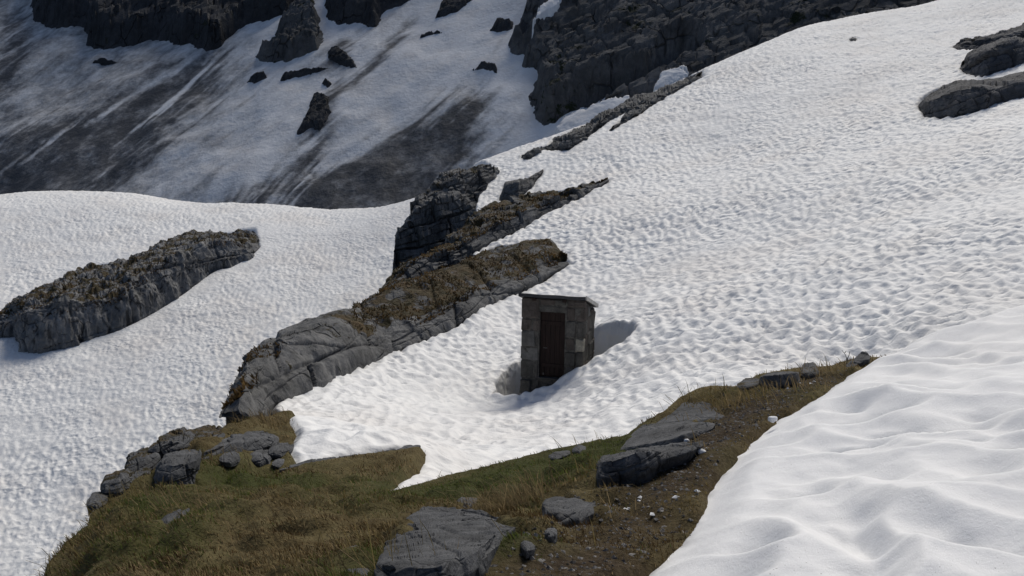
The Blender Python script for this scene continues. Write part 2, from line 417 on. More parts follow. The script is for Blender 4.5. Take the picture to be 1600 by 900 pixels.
# ------------------------------------------------------------------ rock outcrops: bottom line, brow and top line, lofted in space
def loft(name, L, M, U, surf, lean, mat, n=160, rows=(34, 26), back=1.0, bury=0.8, amp=0.25, blk=1.0, seed=0, top_d=None, moss=(0.0, 0.0), sharp=0.35, bot_d=None, aniso=(1, 1, 1), parent=None, bulge=0.0, moss_lo=0.0, flute=0.0, bed=1.0, fine_amp=0.22, rnd=0.0, top_cut=None, bot_cut=None):
    """an outcrop: foot L and head U rest on `surf`; the brow M stands `lean` metres behind the foot below it"""
    rg = (2, 300, 500)
    Lp = polyline(L, n); Up = polyline(U, n); Mp = polyline(M, n)
    def put(px, d):
        R = ray(px); d = np.asarray(d, float)
        if d.ndim == 0: d = np.full(len(px), float(d))
        if len(d) != len(px): d = np.interp(np.linspace(0, 1, len(px)), np.linspace(0, 1, len(d)), d)
        return R*d[:, None]
    L3 = cast(Lp, surf, *rg) if bot_d is None else put(Lp, bot_d)
    U3 = cast(Up, surf, *rg) if top_d is None else put(Up, top_d)
    def blend(P3, px, cut):
        c3 = cast(px, surf, *rg); w_ = sstep(cut-40, cut+40, px[:, 0])
        return ray(px)*(P3[:, 1]*(1-w_)+c3[:, 1]*w_)[:, None]
    if top_cut: U3 = blend(U3, Up, top_cut)
    if bot_cut: L3 = blend(L3, Lp, bot_cut)
    def sm(P, k=5):
        Q = np.vstack([np.repeat(P[:1], k, 0), P, np.repeat(P[-1:], k, 0)])
        return np.stack([np.convolve(Q[:, i], np.ones(2*k+1)/(2*k+1), 'valid') for i in range(3)], 1)
    dL, dU = L3[:, 1], U3[:, 1]
    dU = np.maximum(dU, dL*1.002); U3 = ray(Up)*dU[:, None]
    dM = np.minimum(dL+lean, dL+(dU-dL)*0.8); M3 = ray(Mp)*dM[:, None]
    if rnd > 0:
        e_ = np.minimum(np.linspace(0, 1, n), np.linspace(1, 0, n))/rnd; e_ = np.sqrt(np.clip(1-(1-np.clip(e_, 0, 1))**2, 0, 1))[:, None]
        mid_ = (L3+U3)/2; M3 = mid_+(M3-mid_)*e_; L3 = mid_+(L3-mid_)*(0.45+0.55*e_); U3 = mid_+(U3-mid_)*(0.45+0.55*e_)
    a, b = rows; R = []
    down = np.array([0, 0.3, -1.0])
    for t in np.linspace(1, 0, 5)[:-1]: R.append(L3+down*bury*t)
    for t in np.linspace(0, 1, a): R.append(L3*(1-t)+M3*t+np.array([0, -1, 0.15])*bulge*math.sin(math.pi*t))
    for t in np.linspace(0, 1, b)[1:]: R.append(M3*(1-t)+U3*t+np.array([0, -0.2, 1])*bulge*0.6*math.sin(math.pi*t))
    for t in np.linspace(0, 1, 8)[1:]: R.append(U3+ray(Up)*back*math.sin(t*math.pi/2)+np.array([0, 0, -1])*(back+bury)*(1-math.cos(t*math.pi/2))*1.4)
    P = np.array(R); nr = len(P)
    du = np.gradient(P, axis=1); dv = np.gradient(P, axis=0)
    N = np.cross(du, dv); N /= np.linalg.norm(N, axis=2, keepdims=True)+1e-9
    V = P.reshape(-1, 3); Nn = N.reshape(-1, 3)
    Q = V*np.array(aniso)
    w = np.stack([fbm3(Q, 0.7/blk, 3, seed+40+i) for i in range(3)], 1)*0.28*blk
    f1, f2, cid, tl = worley3((Q+w)/blk*0.9, seed)
    jo, jt, jg = joints(V, (0.92, 0.35, 0.12), (-0.30, 0.15, 0.94), blk*0.75, blk*0.5*bed, seed+80)
    ko, kt, kg = joints(V, (0.85, -0.5, 0.25), (-0.25, 0.0, 0.97), blk*0.25, blk*0.14*bed, seed+85)
    disp = amp*(0.8*fbm3(Q, 0.6/blk, 4, seed+20) + 0.3*(cid-0.5) + 0.8*tl + 0.9*jo+0.9*jt-sharp*jg + 0.35*ko+0.5*kt-0.35*sharp*kg + fine_amp*fbm3(Q, 3.5/blk, 4, seed+30, 0.65))
    if flute: disp = disp+flute*fbm3(Q*np.array([1, 1, 0.22]), 1.4, 4, seed+60, 0.6)
    edge = np.minimum(np.linspace(0, 1, n), np.linspace(1, 0, n))*n/10
    disp = disp.reshape(nr, n)*np.clip(edge, 0.25, 1)[None]
    V = V+Nn*disp.reshape(-1, 1)
    tt = np.zeros((nr, n)); tt[:4+a] = moss[0]*np.r_[np.zeros(4), np.linspace(0, 1, a)**3][:, None]; tt[4+a:4+a+b-1] = moss[1]; tt[4+a+b-1:] = moss[1]*0.6
    if moss_lo: tt = tt*(0.25+0.75*sstep(moss_lo-0.1, moss_lo+0.06, np.linspace(0, 1, n)))[None]
    o = mesh_from(name, V, grid_faces(nr, n), mat, False, parent, {'moss': tt.ravel()})
    foot = np.vstack([L3[:, :2], U3[::-1, :2]])
    ledge = V.reshape(nr, n, 3)[4+int(a*0.75):4+a+b-1]
    return o, foot, ledge

foot_S, foot_L, ledges = [], [], []
Lr, Mr, Ur = ([(350, 649), (389, 651), (420, 646), (438, 629), (487, 604), (550, 578), (575, 567), (614, 550), (658, 533), (712, 511), (746, 484), (765, 474), (809, 458), (834, 446), (858, 434), (889, 415)],
              [(356, 634), (388, 590), (420, 560), (470, 528), (530, 512), (572, 522), (590, 534), (612, 505), (658, 492), (712, 466), (746, 446), (809, 430), (846, 414), (886, 408)],
              [(352, 645), (369, 602), (386, 567), (413, 543), (448, 523), (487, 506), (545, 482), (550, 470), (594, 455), (618, 442), (653, 429), (692, 411), (731, 399), (765, 386), (809, 381), (858, 378), (873, 391), (886, 404)])
o, f, lg = loft('rock_outcrop', Lr, Mr, Ur, S, 1.0, M_ROCK, n=320, rows=(64, 50), amp=0.24, blk=3.4, fine_amp=0.45, bed=1.6, flute=0.14, seed=11, moss=(0.25, 0.88), moss_lo=0.36, back=2.0, bury=1.2, top_d=[19.5, 22, 24, 27, 29, 31, 33.5, 35.5, 37], top_cut=740, sharp=0.35, bulge=0.35, aniso=(1, 1, 0.6))
tag(o, 'long grey rock rib with brown grassy top running down beside the stone hut', 'rock'); foot_S.append(f); ledges.append((lg, 8500, 0.13, 0.40))
o, f, lg = loft('rock_outcrop', [(590, 470), (612, 458), (653, 432), (692, 414), (738, 396), (780, 372), (829, 347), (858, 329), (883, 318), (951, 281)],
     [(594, 458), (628, 432), (655, 412), (695, 392), (735, 372), (780, 345), (830, 325), (865, 312), (905, 296), (949, 281)],
     [(592, 452), (633, 416), (658, 399), (692, 374), (731, 350), (746, 326), (780, 311), (809, 306), (853, 298), (902, 291), (950, 279)], S, 0.9, M_ROCK, n=240, rows=(34, 34), amp=0.32, blk=1.4, seed=23, moss=(0.3, 0.85), back=2.0, bury=1.5, bot_d=[31, 33, 35, 37.5, 40, 43, 46.5], top_d=[34, 38, 41, 43.5, 45.5, 47, 48.5], top_cut=800, bot_cut=750, sharp=0.5)
tag(o, 'stepped grey slab with brown grass above the rib, narrowing up into the snow', 'rock'); foot_S.append(f); ledges.append((lg, 5200, 0.14, 0.1))
o, f, lg = loft('rock_outcrop', [(612, 440), (640, 440), (680, 420), (731, 385), (756, 350)], [(618, 372), (640, 335), (668, 312), (705, 306), (742, 326)],
     [(617, 368), (634, 345), (654, 308), (677, 300), (712, 295), (740, 310), (752, 330)], S, 0.8, M_ROCK, n=160, rows=(70, 16), amp=0.55, blk=2.4, seed=35, flute=0.3, moss=(0.1, 0.15), back=4, bury=4, bot_d=[42, 43.5, 45], top_d=[44.5, 46.5, 48], sharp=0.5, aniso=(1, 1, 0.5))
tag(o, 'tall blocky grey rock knob at the edge of the left snowfield', 'rock')
o, f, lg = loft('rock_outcrop', [(640, 316), (690, 312), (720, 312), (740, 309), (757, 298), (771, 277), (778, 262)], [(650, 306), (684, 291), (700, 280), (735, 268), (760, 266), (777, 261)],
     [(655, 303), (682, 292), (692, 272), (712, 264), (731, 257), (760, 257), (778, 259)], S, 1.0, M_ROCK, n=150, rows=(40, 20), amp=0.5, blk=1.6, seed=47, moss=(0.35, 0.55), back=4, bury=3, bot_d=[47.0, 46.7, 46.7, 47.3, 48.5, 51.5], top_d=[50, 51.5, 52.5, 53.5], sharp=0.6)
tag(o, 'dark mossy rock crest just behind the blocky knob', 'rock')
o, f, lg = loft('rock_outcrop', [(780, 309), (809, 307), (822, 297), (834, 284), (849, 266)], [(788, 290), (812, 284), (832, 277), (848, 265)], [(786, 296), (790, 286), (812, 281), (829, 275), (849, 264)], S, 0.5, M_ROCK, n=90, rows=(26, 12), amp=0.22, blk=1.6, seed=53, back=1.5, bury=1.0)
tag(o, 'small pointed grey slab poking from the snow above the mossy slab', 'rock'); foot_S.append(f)
o, f, lg = loft('rock_outcrop', [(814, 247), (825, 251), (848, 236), (889, 235), (923, 212), (953, 190), (991, 171), (1020, 158)], [(816, 246), (840, 234), (866, 221), (916, 200), (948, 180), (991, 163), (1020, 150)],
     [(814, 246), (829, 237), (855, 228), (863, 219), (916, 195), (946, 174), (991, 158), (1021, 147)], S, 0.6, M_ROCK, n=200, rows=(28, 14), amp=0.4, blk=1.3, seed=61, moss=(0, 0.2), back=2, bury=1.5, sharp=0.6, bulge=0.25)
tag(o, 'long thin dark rock ridge along the upper snow edge under the cliff', 'rock'); foot_S.append(f)
o, f, lg = loft('rock_outcrop', [(952, 205), (985, 188), (1005, 176), (1030, 160), (1062, 140), (1100, 121)], [(960, 197), (991, 176), (1018, 158), (1048, 138), (1085, 120)],
     [(955, 203), (970, 188), (991, 172), (1018, 150), (1040, 138), (1062, 126), (1098, 112)], S, 0.5, M_ROCK, n=150, rows=(22, 12), amp=0.35, blk=1.3, seed=67, back=2, bury=1.5, bulge=0.2)
tag(o, 'dark rock strip rising to the snow crest at the cliff foot', 'rock'); foot_S.append(f)
o, f, lg = loft('rock_outcrop', [(1433, 175), (1446, 185), (1491, 183), (1536, 172), (1559, 162), (1600, 153), (1660, 140), (1700, 130)], [(1434, 170), (1446, 158), (1474, 144), (1502, 137), (1555, 133), (1600, 124), (1660, 112), (1699, 118)],
     [(1433, 168), (1438, 157), (1472, 138), (1502, 130), (1555, 127), (1600, 117), (1660, 105), (1700, 116)], S, 0.7, M_ROCKR, n=190, rows=(36, 14), amp=0.24, blk=2.0, seed=71, back=2, bury=1.0, bulge=0.3)
tag(o, 'smooth grey rock hump at the right edge, lowest of the three in the snow', 'rock'); foot_S.append(f)
o, f, lg = loft('rock_outcrop', [(1501, 106), (1508, 117), (1540, 121), (1578, 109), (1600, 101), (1660, 84), (1700, 74)], [(1506, 100), (1520, 88), (1542, 78), (1569, 68), (1600, 66), (1660, 55), (1699, 60)],
     [(1502, 103), (1514, 89), (1540, 72), (1567, 62), (1600, 60), (1660, 50), (1700, 58)], S, 0.8, M_ROCKR, n=150, rows=(34, 14), amp=0.3, blk=2.0, seed=79, back=2, bury=1.0, bulge=0.3)
tag(o, 'dark rounded rock at the right edge, middle of the three in the snow', 'rock'); foot_S.append(f)
o, f, lg = loft('rock_outcrop', [(1489, 75), (1506, 77), (1529, 75), (1567, 63), (1600, 58), (1660, 48), (1700, 40)], [(1491, 73), (1510, 67), (1548, 60), (1600, 48), (1660, 38), (1698, 36)],
     [(1489, 72), (1510, 62), (1548, 53), (1600, 40), (1660, 30), (1700, 34)], S, 0.5, M_ROCKR, n=150, rows=(20, 16), amp=0.22, blk=1.2, seed=83, moss=(0, 0.3), back=2, bury=1.0)
tag(o, 'flat layered rock ledge at the right edge, uppermost of the three', 'rock'); foot_S.append(f)
o, f, lg = loft('stone', [(1326, 63), (1331, 65), (1337, 63)], [(1327, 62), (1331, 61), (1336, 61)], [(1326, 62), (1332, 58), (1338, 60)], S, 0.1, M_ROCK, n=24, rows=(8, 6), amp=0.05, blk=0.5, seed=85, back=0.3, bury=0.3)
tag(o, 'tiny dark stone alone near the top of the big snow slope', 'stone'); foot_S.append(f)
o, f, lg = loft('rock_outcrop', [(-90, 545), (-40, 530), (0, 523), (27, 520), (37, 530), (35, 545), (67, 547), (100, 542), (140, 528), (187, 515), (213, 503), (250, 483), (287, 460), (317, 437), (340, 422), (360, 418), (393, 400), (407, 384)],
     [(-80, 525), (0, 500), (33, 482), (67, 478), (100, 471), (150, 466), (190, 460), (203, 436), (233, 424), (267, 402), (317, 382), (350, 376), (404, 380)],
     [(-88, 535), (-50, 508), (0, 485), (17, 473), (63, 453), (100, 437), (133, 417), (160, 413), (193, 410), (227, 398), (260, 380), (300, 365), (343, 362), (367, 363), (373, 358), (400, 357), (405, 375)], LF, 1.2, M_LEFT, n=300, rows=(50, 30), amp=0.40, blk=4.5, seed=91, moss=(0.2, 0.72), back=3, bury=1.5, sharp=0.5, flute=0.5, bed=3.5, fine_amp=0.5, bulge=0.3)
tag(o, 'long grey outcrop with mossy top alone in the left snowfield', 'rock'); foot_L.append(f); ledges.append((lg, 5000, 0.16, 0.0))

# ------------------------------------------------------------------ snow and ground sheets
def snow_sheet():
    X, Y = fan(-0.36, 0.76, 640, 6.8, 96, 790)
    Z = S(X, Y)
    near = 1-sstep(18, 45, Y)
    c = suncups(X, Y, 0.32, 0.36, 3, k=9.0, pit=0.9)
    ed = sstep(0.0, 0.6, sdist(X, Y, SHELF))
    Z = Z + 0.086*c*np.clip(0.9+0.6*fbm2(X/6, Y/6, 3, 9), 0.35, 1.4)*(0.15+0.85*ed) + 0.06*fbm2(X/1.6, Y/1.2, 3, 5) + 0.22*fbm2(X/9, Y/9, 2, 6)*sstep(24, 40, Y)
    # trodden track up the slope
    tr = cast([(1262, 262), (1285, 225), (1310, 195), (1325, 160), (1330, 120), (1322, 90)], S)[:, :2]
    trp = polyline(tr, 46)
    for i, p in enumerate(trp):
        q = p+np.array([(0.2 if i % 2 else -0.2), 0.0])+rng.normal(0, 0.12, 2)
        Z = Z - 0.07*np.exp(-(((X-q[0])/0.20)**2+((Y-q[1])/0.30)**2))
    keep = np.ones(X.shape, bool)
    for f in foot_S:
        s = sdist(X, Y, f); Z = Z - 0.9*sstep(0.10, -0.6, s) ; keep &= s > -0.8
    s = sdist(X, Y, MOAT); wob = 0.12*fbm2(X*1.3, Y*1.3, 3, 77); Z = Z-1.9*sstep(0.0, -0.24, s+wob)+0.05*np.exp(-((s-0.1)/0.15)**2)
    s = sdist(X, Y, SHELF)+0.05*fbm2(X*2.4, Y*2.4, 4, 78, 0.6); Z = Z - 0.9*np.clip(-s, 0, 5)-0.06*sstep(0.12, -0.02, s); keep &= s > -0.6
    dirt = 0.75*np.exp(-(np.clip(s, 0, 9)/0.10)**2)*np.clip(0.5+fbm2(X*3, Y*3, 3, 79), 0, 1)
    for f in foot_S: dirt = np.maximum(dirt, 0.6*np.exp(-(np.clip(sdist(X, Y, f, 1.0), 0, 9)/0.16)**2)*np.clip(0.5+fbm2(X*1.5, Y*1.5, 3, 80), 0, 1))
    dirt = np.maximum(dirt, 0.16*np.clip(fbm2((X+0.4*Y)/3.5, (Y-0.3*X)/1.2, 4, 82)-0.05, 0, 1))
    # the sheet ends behind the rib, where the ground falls away to the lower snowfield
    r1, r2 = foot_S[0], foot_S[1]
    m1 = (r1[:320]+r1[320:][::-1])/2; m2 = (r2[:240]+r2[240:][::-1])/2
    up = cast([(744, 318), (749, 300), (762, 279), (768, 262)], S)[:, :2]
    brinkp = np.vstack([m1[43:230:8], m2[108:118:5], up, [(-3.2, 62), (-3, 101), (95, 101), (95, 5), (-2.2, 5), (-2.9, 9.5), (-3.35, 12.6), (-4.15, 15.5)]])
    s = sdist(X, Y, brinkp); Z = Z-2.0*np.clip(s*3, 0, 8); keep &= s < 0.5
    V = np.stack([X, Y, Z], -1).reshape(-1, 3)
    Fc = grid_faces(*X.shape, keep=keep); V, Fc, at_ = compact(V, Fc, {'dirt': dirt.ravel()})
    return structure(mesh_from('snow_slope', V, Fc, M_SNOW, attrs=at_))
snow_sheet()

def left_sheet():
    X, Y = fan(-0.80, 0.04, 560, 26, 99, 430)
    Z = LF(X, Y)
    c = suncups(X, Y, 0.36, 0.42, 13, k=9.0, pit=0.8)
    sh = np.ones(X.shape); keep = np.ones(X.shape, bool)
    tr = polyline(cast([(225, 690), (300, 610), (360, 550), (430, 492)], LF)[:, :2], 30)
    d = np.full(X.shape, 99.0)
    for a, b in zip(tr[:-1], tr[1:]):
        e = b-a; t = np.clip(((X-a[0])*e[0]+(Y-a[1])*e[1])/(e@e), 0, 1); d = np.minimum(d, np.hypot(X-a[0]-t*e[0], Y-a[1]-t*e[1]))
    for f in foot_L:
        s = sdist(X, Y, f); sh = np.minimum(sh, sstep(0, 3.2, np.where(s > 0, s, 0)+0.3)); Z = Z-1.2*sstep(0.12, -0.8, s); keep &= s > -1.0
    Z = Z + 0.088*c*(0.12+0.88*sh)*(0.8+0.5*fbm2(X/6, Y/6, 2, 19)) + 0.10*fbm2(X/2.5, Y/2, 3, 15) + 0.25*fbm2(X/12, Y/12, 2, 16) - 0.10*np.exp(-(d/0.28)**2)
    V = np.stack([X, Y, Z], -1).reshape(-1, 3)
    Fc = grid_faces(*X.shape, keep=keep); V, Fc, at_ = compact(V, Fc, {'dirt': np.zeros(len(V))})
    return structure(mesh_from('snow_field', V, Fc, M_SNOW, attrs=at_))
left_sheet()

def bank_sheet():
    X, Y = fan(0.05, 1.0, 360, 2.0, 14.5, 360)
    Z = F(X, Y); s = sdist(X, Y, BANK)
    c = suncups(X+0.25*Y, Y, 0.46, 0.56, 23, k=10.0, skew=0.22, pit=0.55); c2 = cups(X, Y, 0.27, 0.20, 29, k=7)+0.5*cups(X, Y, 0.10, 0.09, 30, k=7)
    inn = sstep(0.02, -0.7, s)
    Z = Z + inn*(0.105*c*np.clip(0.9+0.7*fbm2(X/1.5, Y/1.5, 2, 31), 0.35, 1.5) + 0.005*c2) + 0.05*fbm2(X/1.1, Y/0.9, 3, 25)*(0.25+0.75*inn) + 0.012*fbm2(X*3.5, Y*3.5, 3, 26)
    w = 0.05*fbm2(X*2.2, Y*2.2, 3, 27)
    se = s+w*0.7
    Z = Z + 0.05*sstep(-0.6, -0.15, se)*0 - 0.10*sstep(-0.35, 0.0, se) - 2.2*np.clip(se+0.02, 0, 3)**0.9
    keep = s < 0.6
    V = np.stack([X, Y, Z], -1).reshape(-1, 3)
    Fc = grid_faces(*X.shape, keep=keep); V, Fc, at_ = compact(V, Fc, {'dirt': (0.55*np.exp(-((se+0.03)/0.05)**2)*np.clip(0.35+fbm2(X*4, Y*4, 3, 28), 0, 1)).ravel()})
    return structure(mesh_from('snow_bank', V, Fc, M_BANK, attrs=at_))
bank_sheet()

rock_feet, new_feet = [], []
# colour fields of the shelf: greener patches, bare path
green_spots = [(800, 745, 0.9, 1.0), (900, 725, 0.9, 1.0), (960, 695, 0.6, 0.8), (640, 775, 0.6, 0.5), (360, 745, 0.9, 0.9), (260, 810, 0.7, 0.6), (620, 880, 0.5, 0.8), (760, 860, 0.35, 0.9), (240, 870, 0.5, 0.5), (180, 790, 0.6, 0.4), (500, 760, 0.6, 0.5), (1230, 600, 0.7, 0.6)]
GS = cast([(a, b) for a, b, _, _ in green_spots], G, 2, 40)
path_line = polyline(cast([(860, 960), (930, 870), (990, 810), (1040, 760), (1080, 710), (1140, 665), (1210, 615), (1280, 588)], G, 2, 40)[:, :2], 30)
def shelf_fields(X, Y):
    g = np.zeros(X.shape)
    for p, (_, _, r, w) in zip(GS, green_spots): g = g + w*np.exp(-(((X-p[0])/r)**2+((Y-p[1])/(r*1.2))**2))
    g = np.clip(g+0.5*fbm2(X*1.7, Y*1.7, 3, 33), 0, 1)
    d = np.full(X.shape, 99.0)
    for a, b in zip(path_line[:-1], path_line[1:]):
        e = b-a; t = np.clip(((X-a[0])*e[0]+(Y-a[1])*e[1])/(e@e), 0, 1); d = np.minimum(d, np.hypot(X-a[0]-t*e[0], Y-a[1]-t*e[1]))
    path = np.clip(1.0-d/0.54+0.5*fbm2(X*2.1, Y*2.1, 3, 37), 0, 1)
    return g, path
def shelf_z(X, Y):
    Z = G(X, Y)
    _, path = shelf_fields(X, Y)
    s = sdist(X, Y, SHELF); s = s+0.10*fbm2(X*1.5, Y*1.5, 3, 47)*sstep(-0.272, -0.315, X/Y)
    hum = -0.05+0.10*fbm2(X*0.9, Y*0.9, 3, 41)+0.20*np.abs(fbm2(X*1.9, Y*1.9, 3, 43))+0.025*fbm2(X*7, Y*7, 2, 45)
    Z = Z+hum*(1-0.75*path)*sstep(0.05, -0.6, s)-0.3*sstep(0.02, -0.25, sdist(X, Y, BANK))
    for f in rock_feet: Z = Z-0.14*sstep(-0.03, -0.2, sdist(X, Y, f, 0.1))
    left = sstep(-0.272, -0.315, X/Y)
    Z = Z - (1.6+1.6*left)*np.clip(s, 0, 4) - 0.16*sstep(-0.5, 0.0, s)*left
    return Z, s

# ------------------------------------------------------------------ boulders and stones on the shelf
def shelf_rock(name, L, M, U, label, seed, amp=0.03, blk=0.35, n=90, rows=(22, 26), lean=0.06, back=0.15, bury=0.15, moss=(0, 0), cat='boulder', sharp=0.4, mat=None, top_d=None, bot_d=None, aniso=(1, 1, 1), group=None, bulge=0.0, rnd=0.10, off=None):
    if cat == 'stone': rnd = 0.30; bury = 0.05; back = 0.06; bulge = max(bulge, 0.012); M = 0.68*polyline(L, 12)+0.32*polyline(U, 12)
    if off is None:
        c = cast([np.mean(np.vstack([L, U]), 0)], G, 3, 17)[0]; off = float((shelf_z(c[:1], c[1:2])[0]-G(c[:1], c[1:2]))[0])+(0.03 if cat == 'boulder' else 0.008)
    GB = lambda x, y: G(x, y)+off
    o, f, lg = loft(name, L, M, U, GB, lean, mat or M_BOULDER, n=n, rows=rows, amp=amp, blk=blk, seed=seed, back=back, bury=bury, moss=moss, sharp=sharp, top_d=top_d, bot_d=bot_d, aniso=aniso, bulge=bulge, rnd=rnd)
    new_feet.append(f)
    return tag(o, label, cat, group)
shelf_rock('boulder', [(583, 893), (600, 912), (690, 915), (748, 884), (783, 848), (806, 826)], [(590, 879), (620, 887), (682, 887), (741, 863), (776, 832), (804, 822)], [(590, 877), (605, 846), (626, 822), (642, 800), (664, 790), (710, 791), (762, 801), (804, 820)],
    'large flat grey slab with rippled top at the bottom of the picture', 101, amp=0.032, blk=0.45, n=170, rows=(30, 70), lean=0.04, rnd=0.05, aniso=(0.8, 1.2, 1.0))
shelf_rock('boulder', [(846, 802), (850, 818), (872, 824), (905, 818), (930, 803), (932, 792)], [(848, 788), (858, 802), (880, 805), (905, 797), (931, 786)], [(847, 786), (852, 776), (868, 771), (900, 775), (925, 783), (931, 785)],
    'grey block with pale flat top beside the dirt path', 103, amp=0.02, blk=0.4, lean=0.05, bulge=0.02)
shelf_rock('stone', [(851, 834), (860, 840), (871, 835)], [(852, 831), (861, 833), (870, 829)], [(851, 830), (858, 825), (870, 827)], 'small dark stone below the pale topped block', 105, amp=0.012, blk=0.15, n=40, rows=(12, 10), lean=0.02, cat='stone')
shelf_rock('stone', [(814, 853), (822, 862), (836, 858)], [(815, 851), (824, 856), (835, 854)], [(814, 849), (822, 845), (836, 852)], 'small stone right of the large slab tip', 107, amp=0.012, blk=0.15, n=40, rows=(12, 10), lean=0.02, cat='stone')
shelf_rock('stone', [(712, 790), (730, 796), (747, 789)], [(713, 784), (728, 782), (745, 778)], [(712, 783), (722, 774), (738, 772), (747, 777)], 'rounded dark stone behind the large slab', 109, amp=0.02, blk=0.2, n=50, rows=(14, 12), lean=0.04, cat='stone')
shelf_rock('stone', [(538, 866), (550, 873), (571, 864)], [(539, 860), (552, 860), (570, 857)], [(538, 859), (548, 851), (562, 850), (571, 857)], 'dark angular stone in the grass left of the large slab', 111, amp=0.015, blk=0.2, n=50, rows=(14, 12), lean=0.03, cat='stone')
shelf_rock('stone', [(528, 908), (560, 912), (592, 906)], [(532, 899), (560, 893), (590, 897)], [(530, 898), (548, 887), (575, 887), (592, 896)], 'rounded stone cut by the bottom edge beside the large slab', 113, amp=0.015, blk=0.2, n=50, rows=(12, 14), lean=0.03, cat='stone')
shelf_rock('stone', [(893, 777), (912, 781), (930, 778)], [(894, 774), (912, 776), (929, 774)], [(893, 772), (905, 767), (922, 767), (931, 773)], 'flat thin stone just behind the pale topped block', 115, amp=0.01, blk=0.2, n=50, rows=(8, 14), lean=0.02, cat='stone')
shelf_rock('stone', [(857, 716), (868, 720), (892, 710)], [(858, 711), (872, 711), (891, 706)], [(857, 710), (868, 704), (890, 703)], 'low grey stone in green grass near the snow edge', 117, amp=0.015, blk=0.25, n=50, rows=(12, 12), lean=0.03, cat='stone')
shelf_rock('stone', [(894, 707), (905, 711), (916, 703)], [(895, 702), (905, 701), (915, 698)], [(894, 701), (904, 694), (915, 697)], 'small peaked stone right of the low grey stone', 119, amp=0.015, blk=0.25, n=40, rows=(12, 10), lean=0.03, cat='stone')
# right-hand stepped slabs by the path
shelf_rock('boulder', [(929, 747), (940, 753), (975, 748), (1010, 738), (1040, 722), (1085, 707), (1100, 697)], [(934, 722), (960, 716), (1000, 706), (1040, 706), (1080, 697), (1099, 691)], [(932, 720), (942, 712), (975, 704), (1005, 698), (1060, 690), (1098, 688)],
    'dark faced slab beside the path, lowest of the steps', 121, amp=0.04, blk=0.5, n=150, rows=(36, 20), lean=0.06, bulge=0.03)
shelf_rock('boulder', [(968, 704), (990, 702), (1030, 697), (1070, 689), (1112, 672)], [(972, 699), (1000, 695), (1045, 688), (1110, 668)], [(972, 697), (985, 682), (1005, 666), (1030, 660), (1075, 657), (1120, 660)],
    'flat grey slab above the dark faced slab, middle step', 123, amp=0.02, blk=0.6, n=120, rows=(10, 40), lean=0.03)
shelf_rock('boulder', [(1020, 666), (1050, 662), (1090, 660), (1132, 658)], [(1023, 661), (1055, 657), (1095, 655), (1134, 653)], [(1022, 660), (1035, 648), (1058, 626), (1075, 621), (1110, 630), (1135, 651)],
    'flat grey slab at the snow edge under the dry grass, upper step', 125, amp=0.02, blk=0.6, n=110, rows=(10, 34), lean=0.03)
shelf_rock('boulder', [(1186, 601), (1215, 604), (1250, 598)], [(1187, 588), (1215, 586), (1249, 582)], [(1186, 587), (1200, 581), (1235, 578), (1250, 580)], 'blocky grey stone on the snow edge at the head of the path', 127, amp=0.03, blk=0.5, n=80, rows=(22, 12), lean=0.05)
shelf_rock('stone', [(1151, 606), (1165, 608), (1187, 602)], [(1153, 598), (1168, 594), (1186, 592)], [(1152, 597), (1165, 590), (1186, 589)], 'low dark stone left of the blocky grey stone', 129, amp=0.02, blk=0.4, n=60, rows=(14, 12), lean=0.05, moss=(0, 0.6), cat='stone')
shelf_rock('stone', [(1250, 588), (1262, 590), (1280, 586)], [(1251, 576), (1263, 572), (1278, 574)], [(1250, 575), (1260, 568), (1270, 567), (1279, 573)], 'dark lump right of the blocky grey stone', 131, amp=0.03, blk=0.3, n=50, rows=(14, 10), lean=0.05, moss=(0, 0.3), cat='stone')
shelf_rock('stone', [(1334, 566), (1345, 570), (1360, 561)], [(1335, 559), (1346, 557), (1358, 555)], [(1334, 559), (1342, 552), (1352, 551), (1359, 555)], 'small dark stone where path and foreground snow meet', 133, amp=0.02, blk=0.3, n=50, rows=(14, 10), lean=0.05, cat='stone', top_d=10.9, bot_d=10.6)
shelf_rock('stone', [(1322, 574), (1330, 577), (1340, 570)], [(1323, 570), (1331, 569), (1339, 566)], [(1322, 569), (1331, 564), (1339, 565)], 'lower small stone left of the one at the snow corner', 135, amp=0.02, blk=0.3, n=40, rows=(12, 10), lean=0.05, cat='stone', top_d=10.8, bot_d=10.5)
# left brink rocks
shelf_rock('boulder', [(240, 757), (262, 764), (300, 760), (308, 745)], [(247, 728), (275, 726), (306, 720), (318, 706)], [(245, 726), (258, 708), (285, 702), (312, 700), (320, 704)], 'large grey boulder with a dark front on the left brink', 141, amp=0.050, blk=0.5, n=110, rows=(36, 20), lean=0.10, bulge=0.04)
shelf_rock('boulder', [(312, 722), (340, 712), (390, 703), (436, 692)], [(316, 706), (345, 696), (390, 690), (434, 683)], [(314, 703), (340, 690), (370, 680), (398, 671), (420, 672), (436, 680)], 'long tilted grey slab right of the dark fronted boulder', 143, amp=0.040, blk=0.5, n=120, rows=(20, 24), lean=0.08)
shelf_rock('boulder', [(232, 706), (270, 702), (310, 694), (352, 684)], [(234, 700), (270, 692), (310, 684), (350, 676)], [(232, 698), (248, 684), (290, 668), (330, 664), (356, 668)], 'layered dark ledge behind the tilted slab on the left brink', 145, amp=0.060, blk=0.35, n=120, rows=(18, 24), lean=0.08, moss=(0.5, 0.75), aniso=(0.5, 1, 1.8))
shelf_rock('boulder', [(195, 742), (225, 737), (250, 726)], [(198, 728), (226, 720), (250, 710)], [(196, 724), (202, 711), (230, 702), (252, 705)], 'dark mossy block under the layered ledge', 147, amp=0.050, blk=0.35, n=90, rows=(22, 16), lean=0.10, moss=(0.5, 0.7))
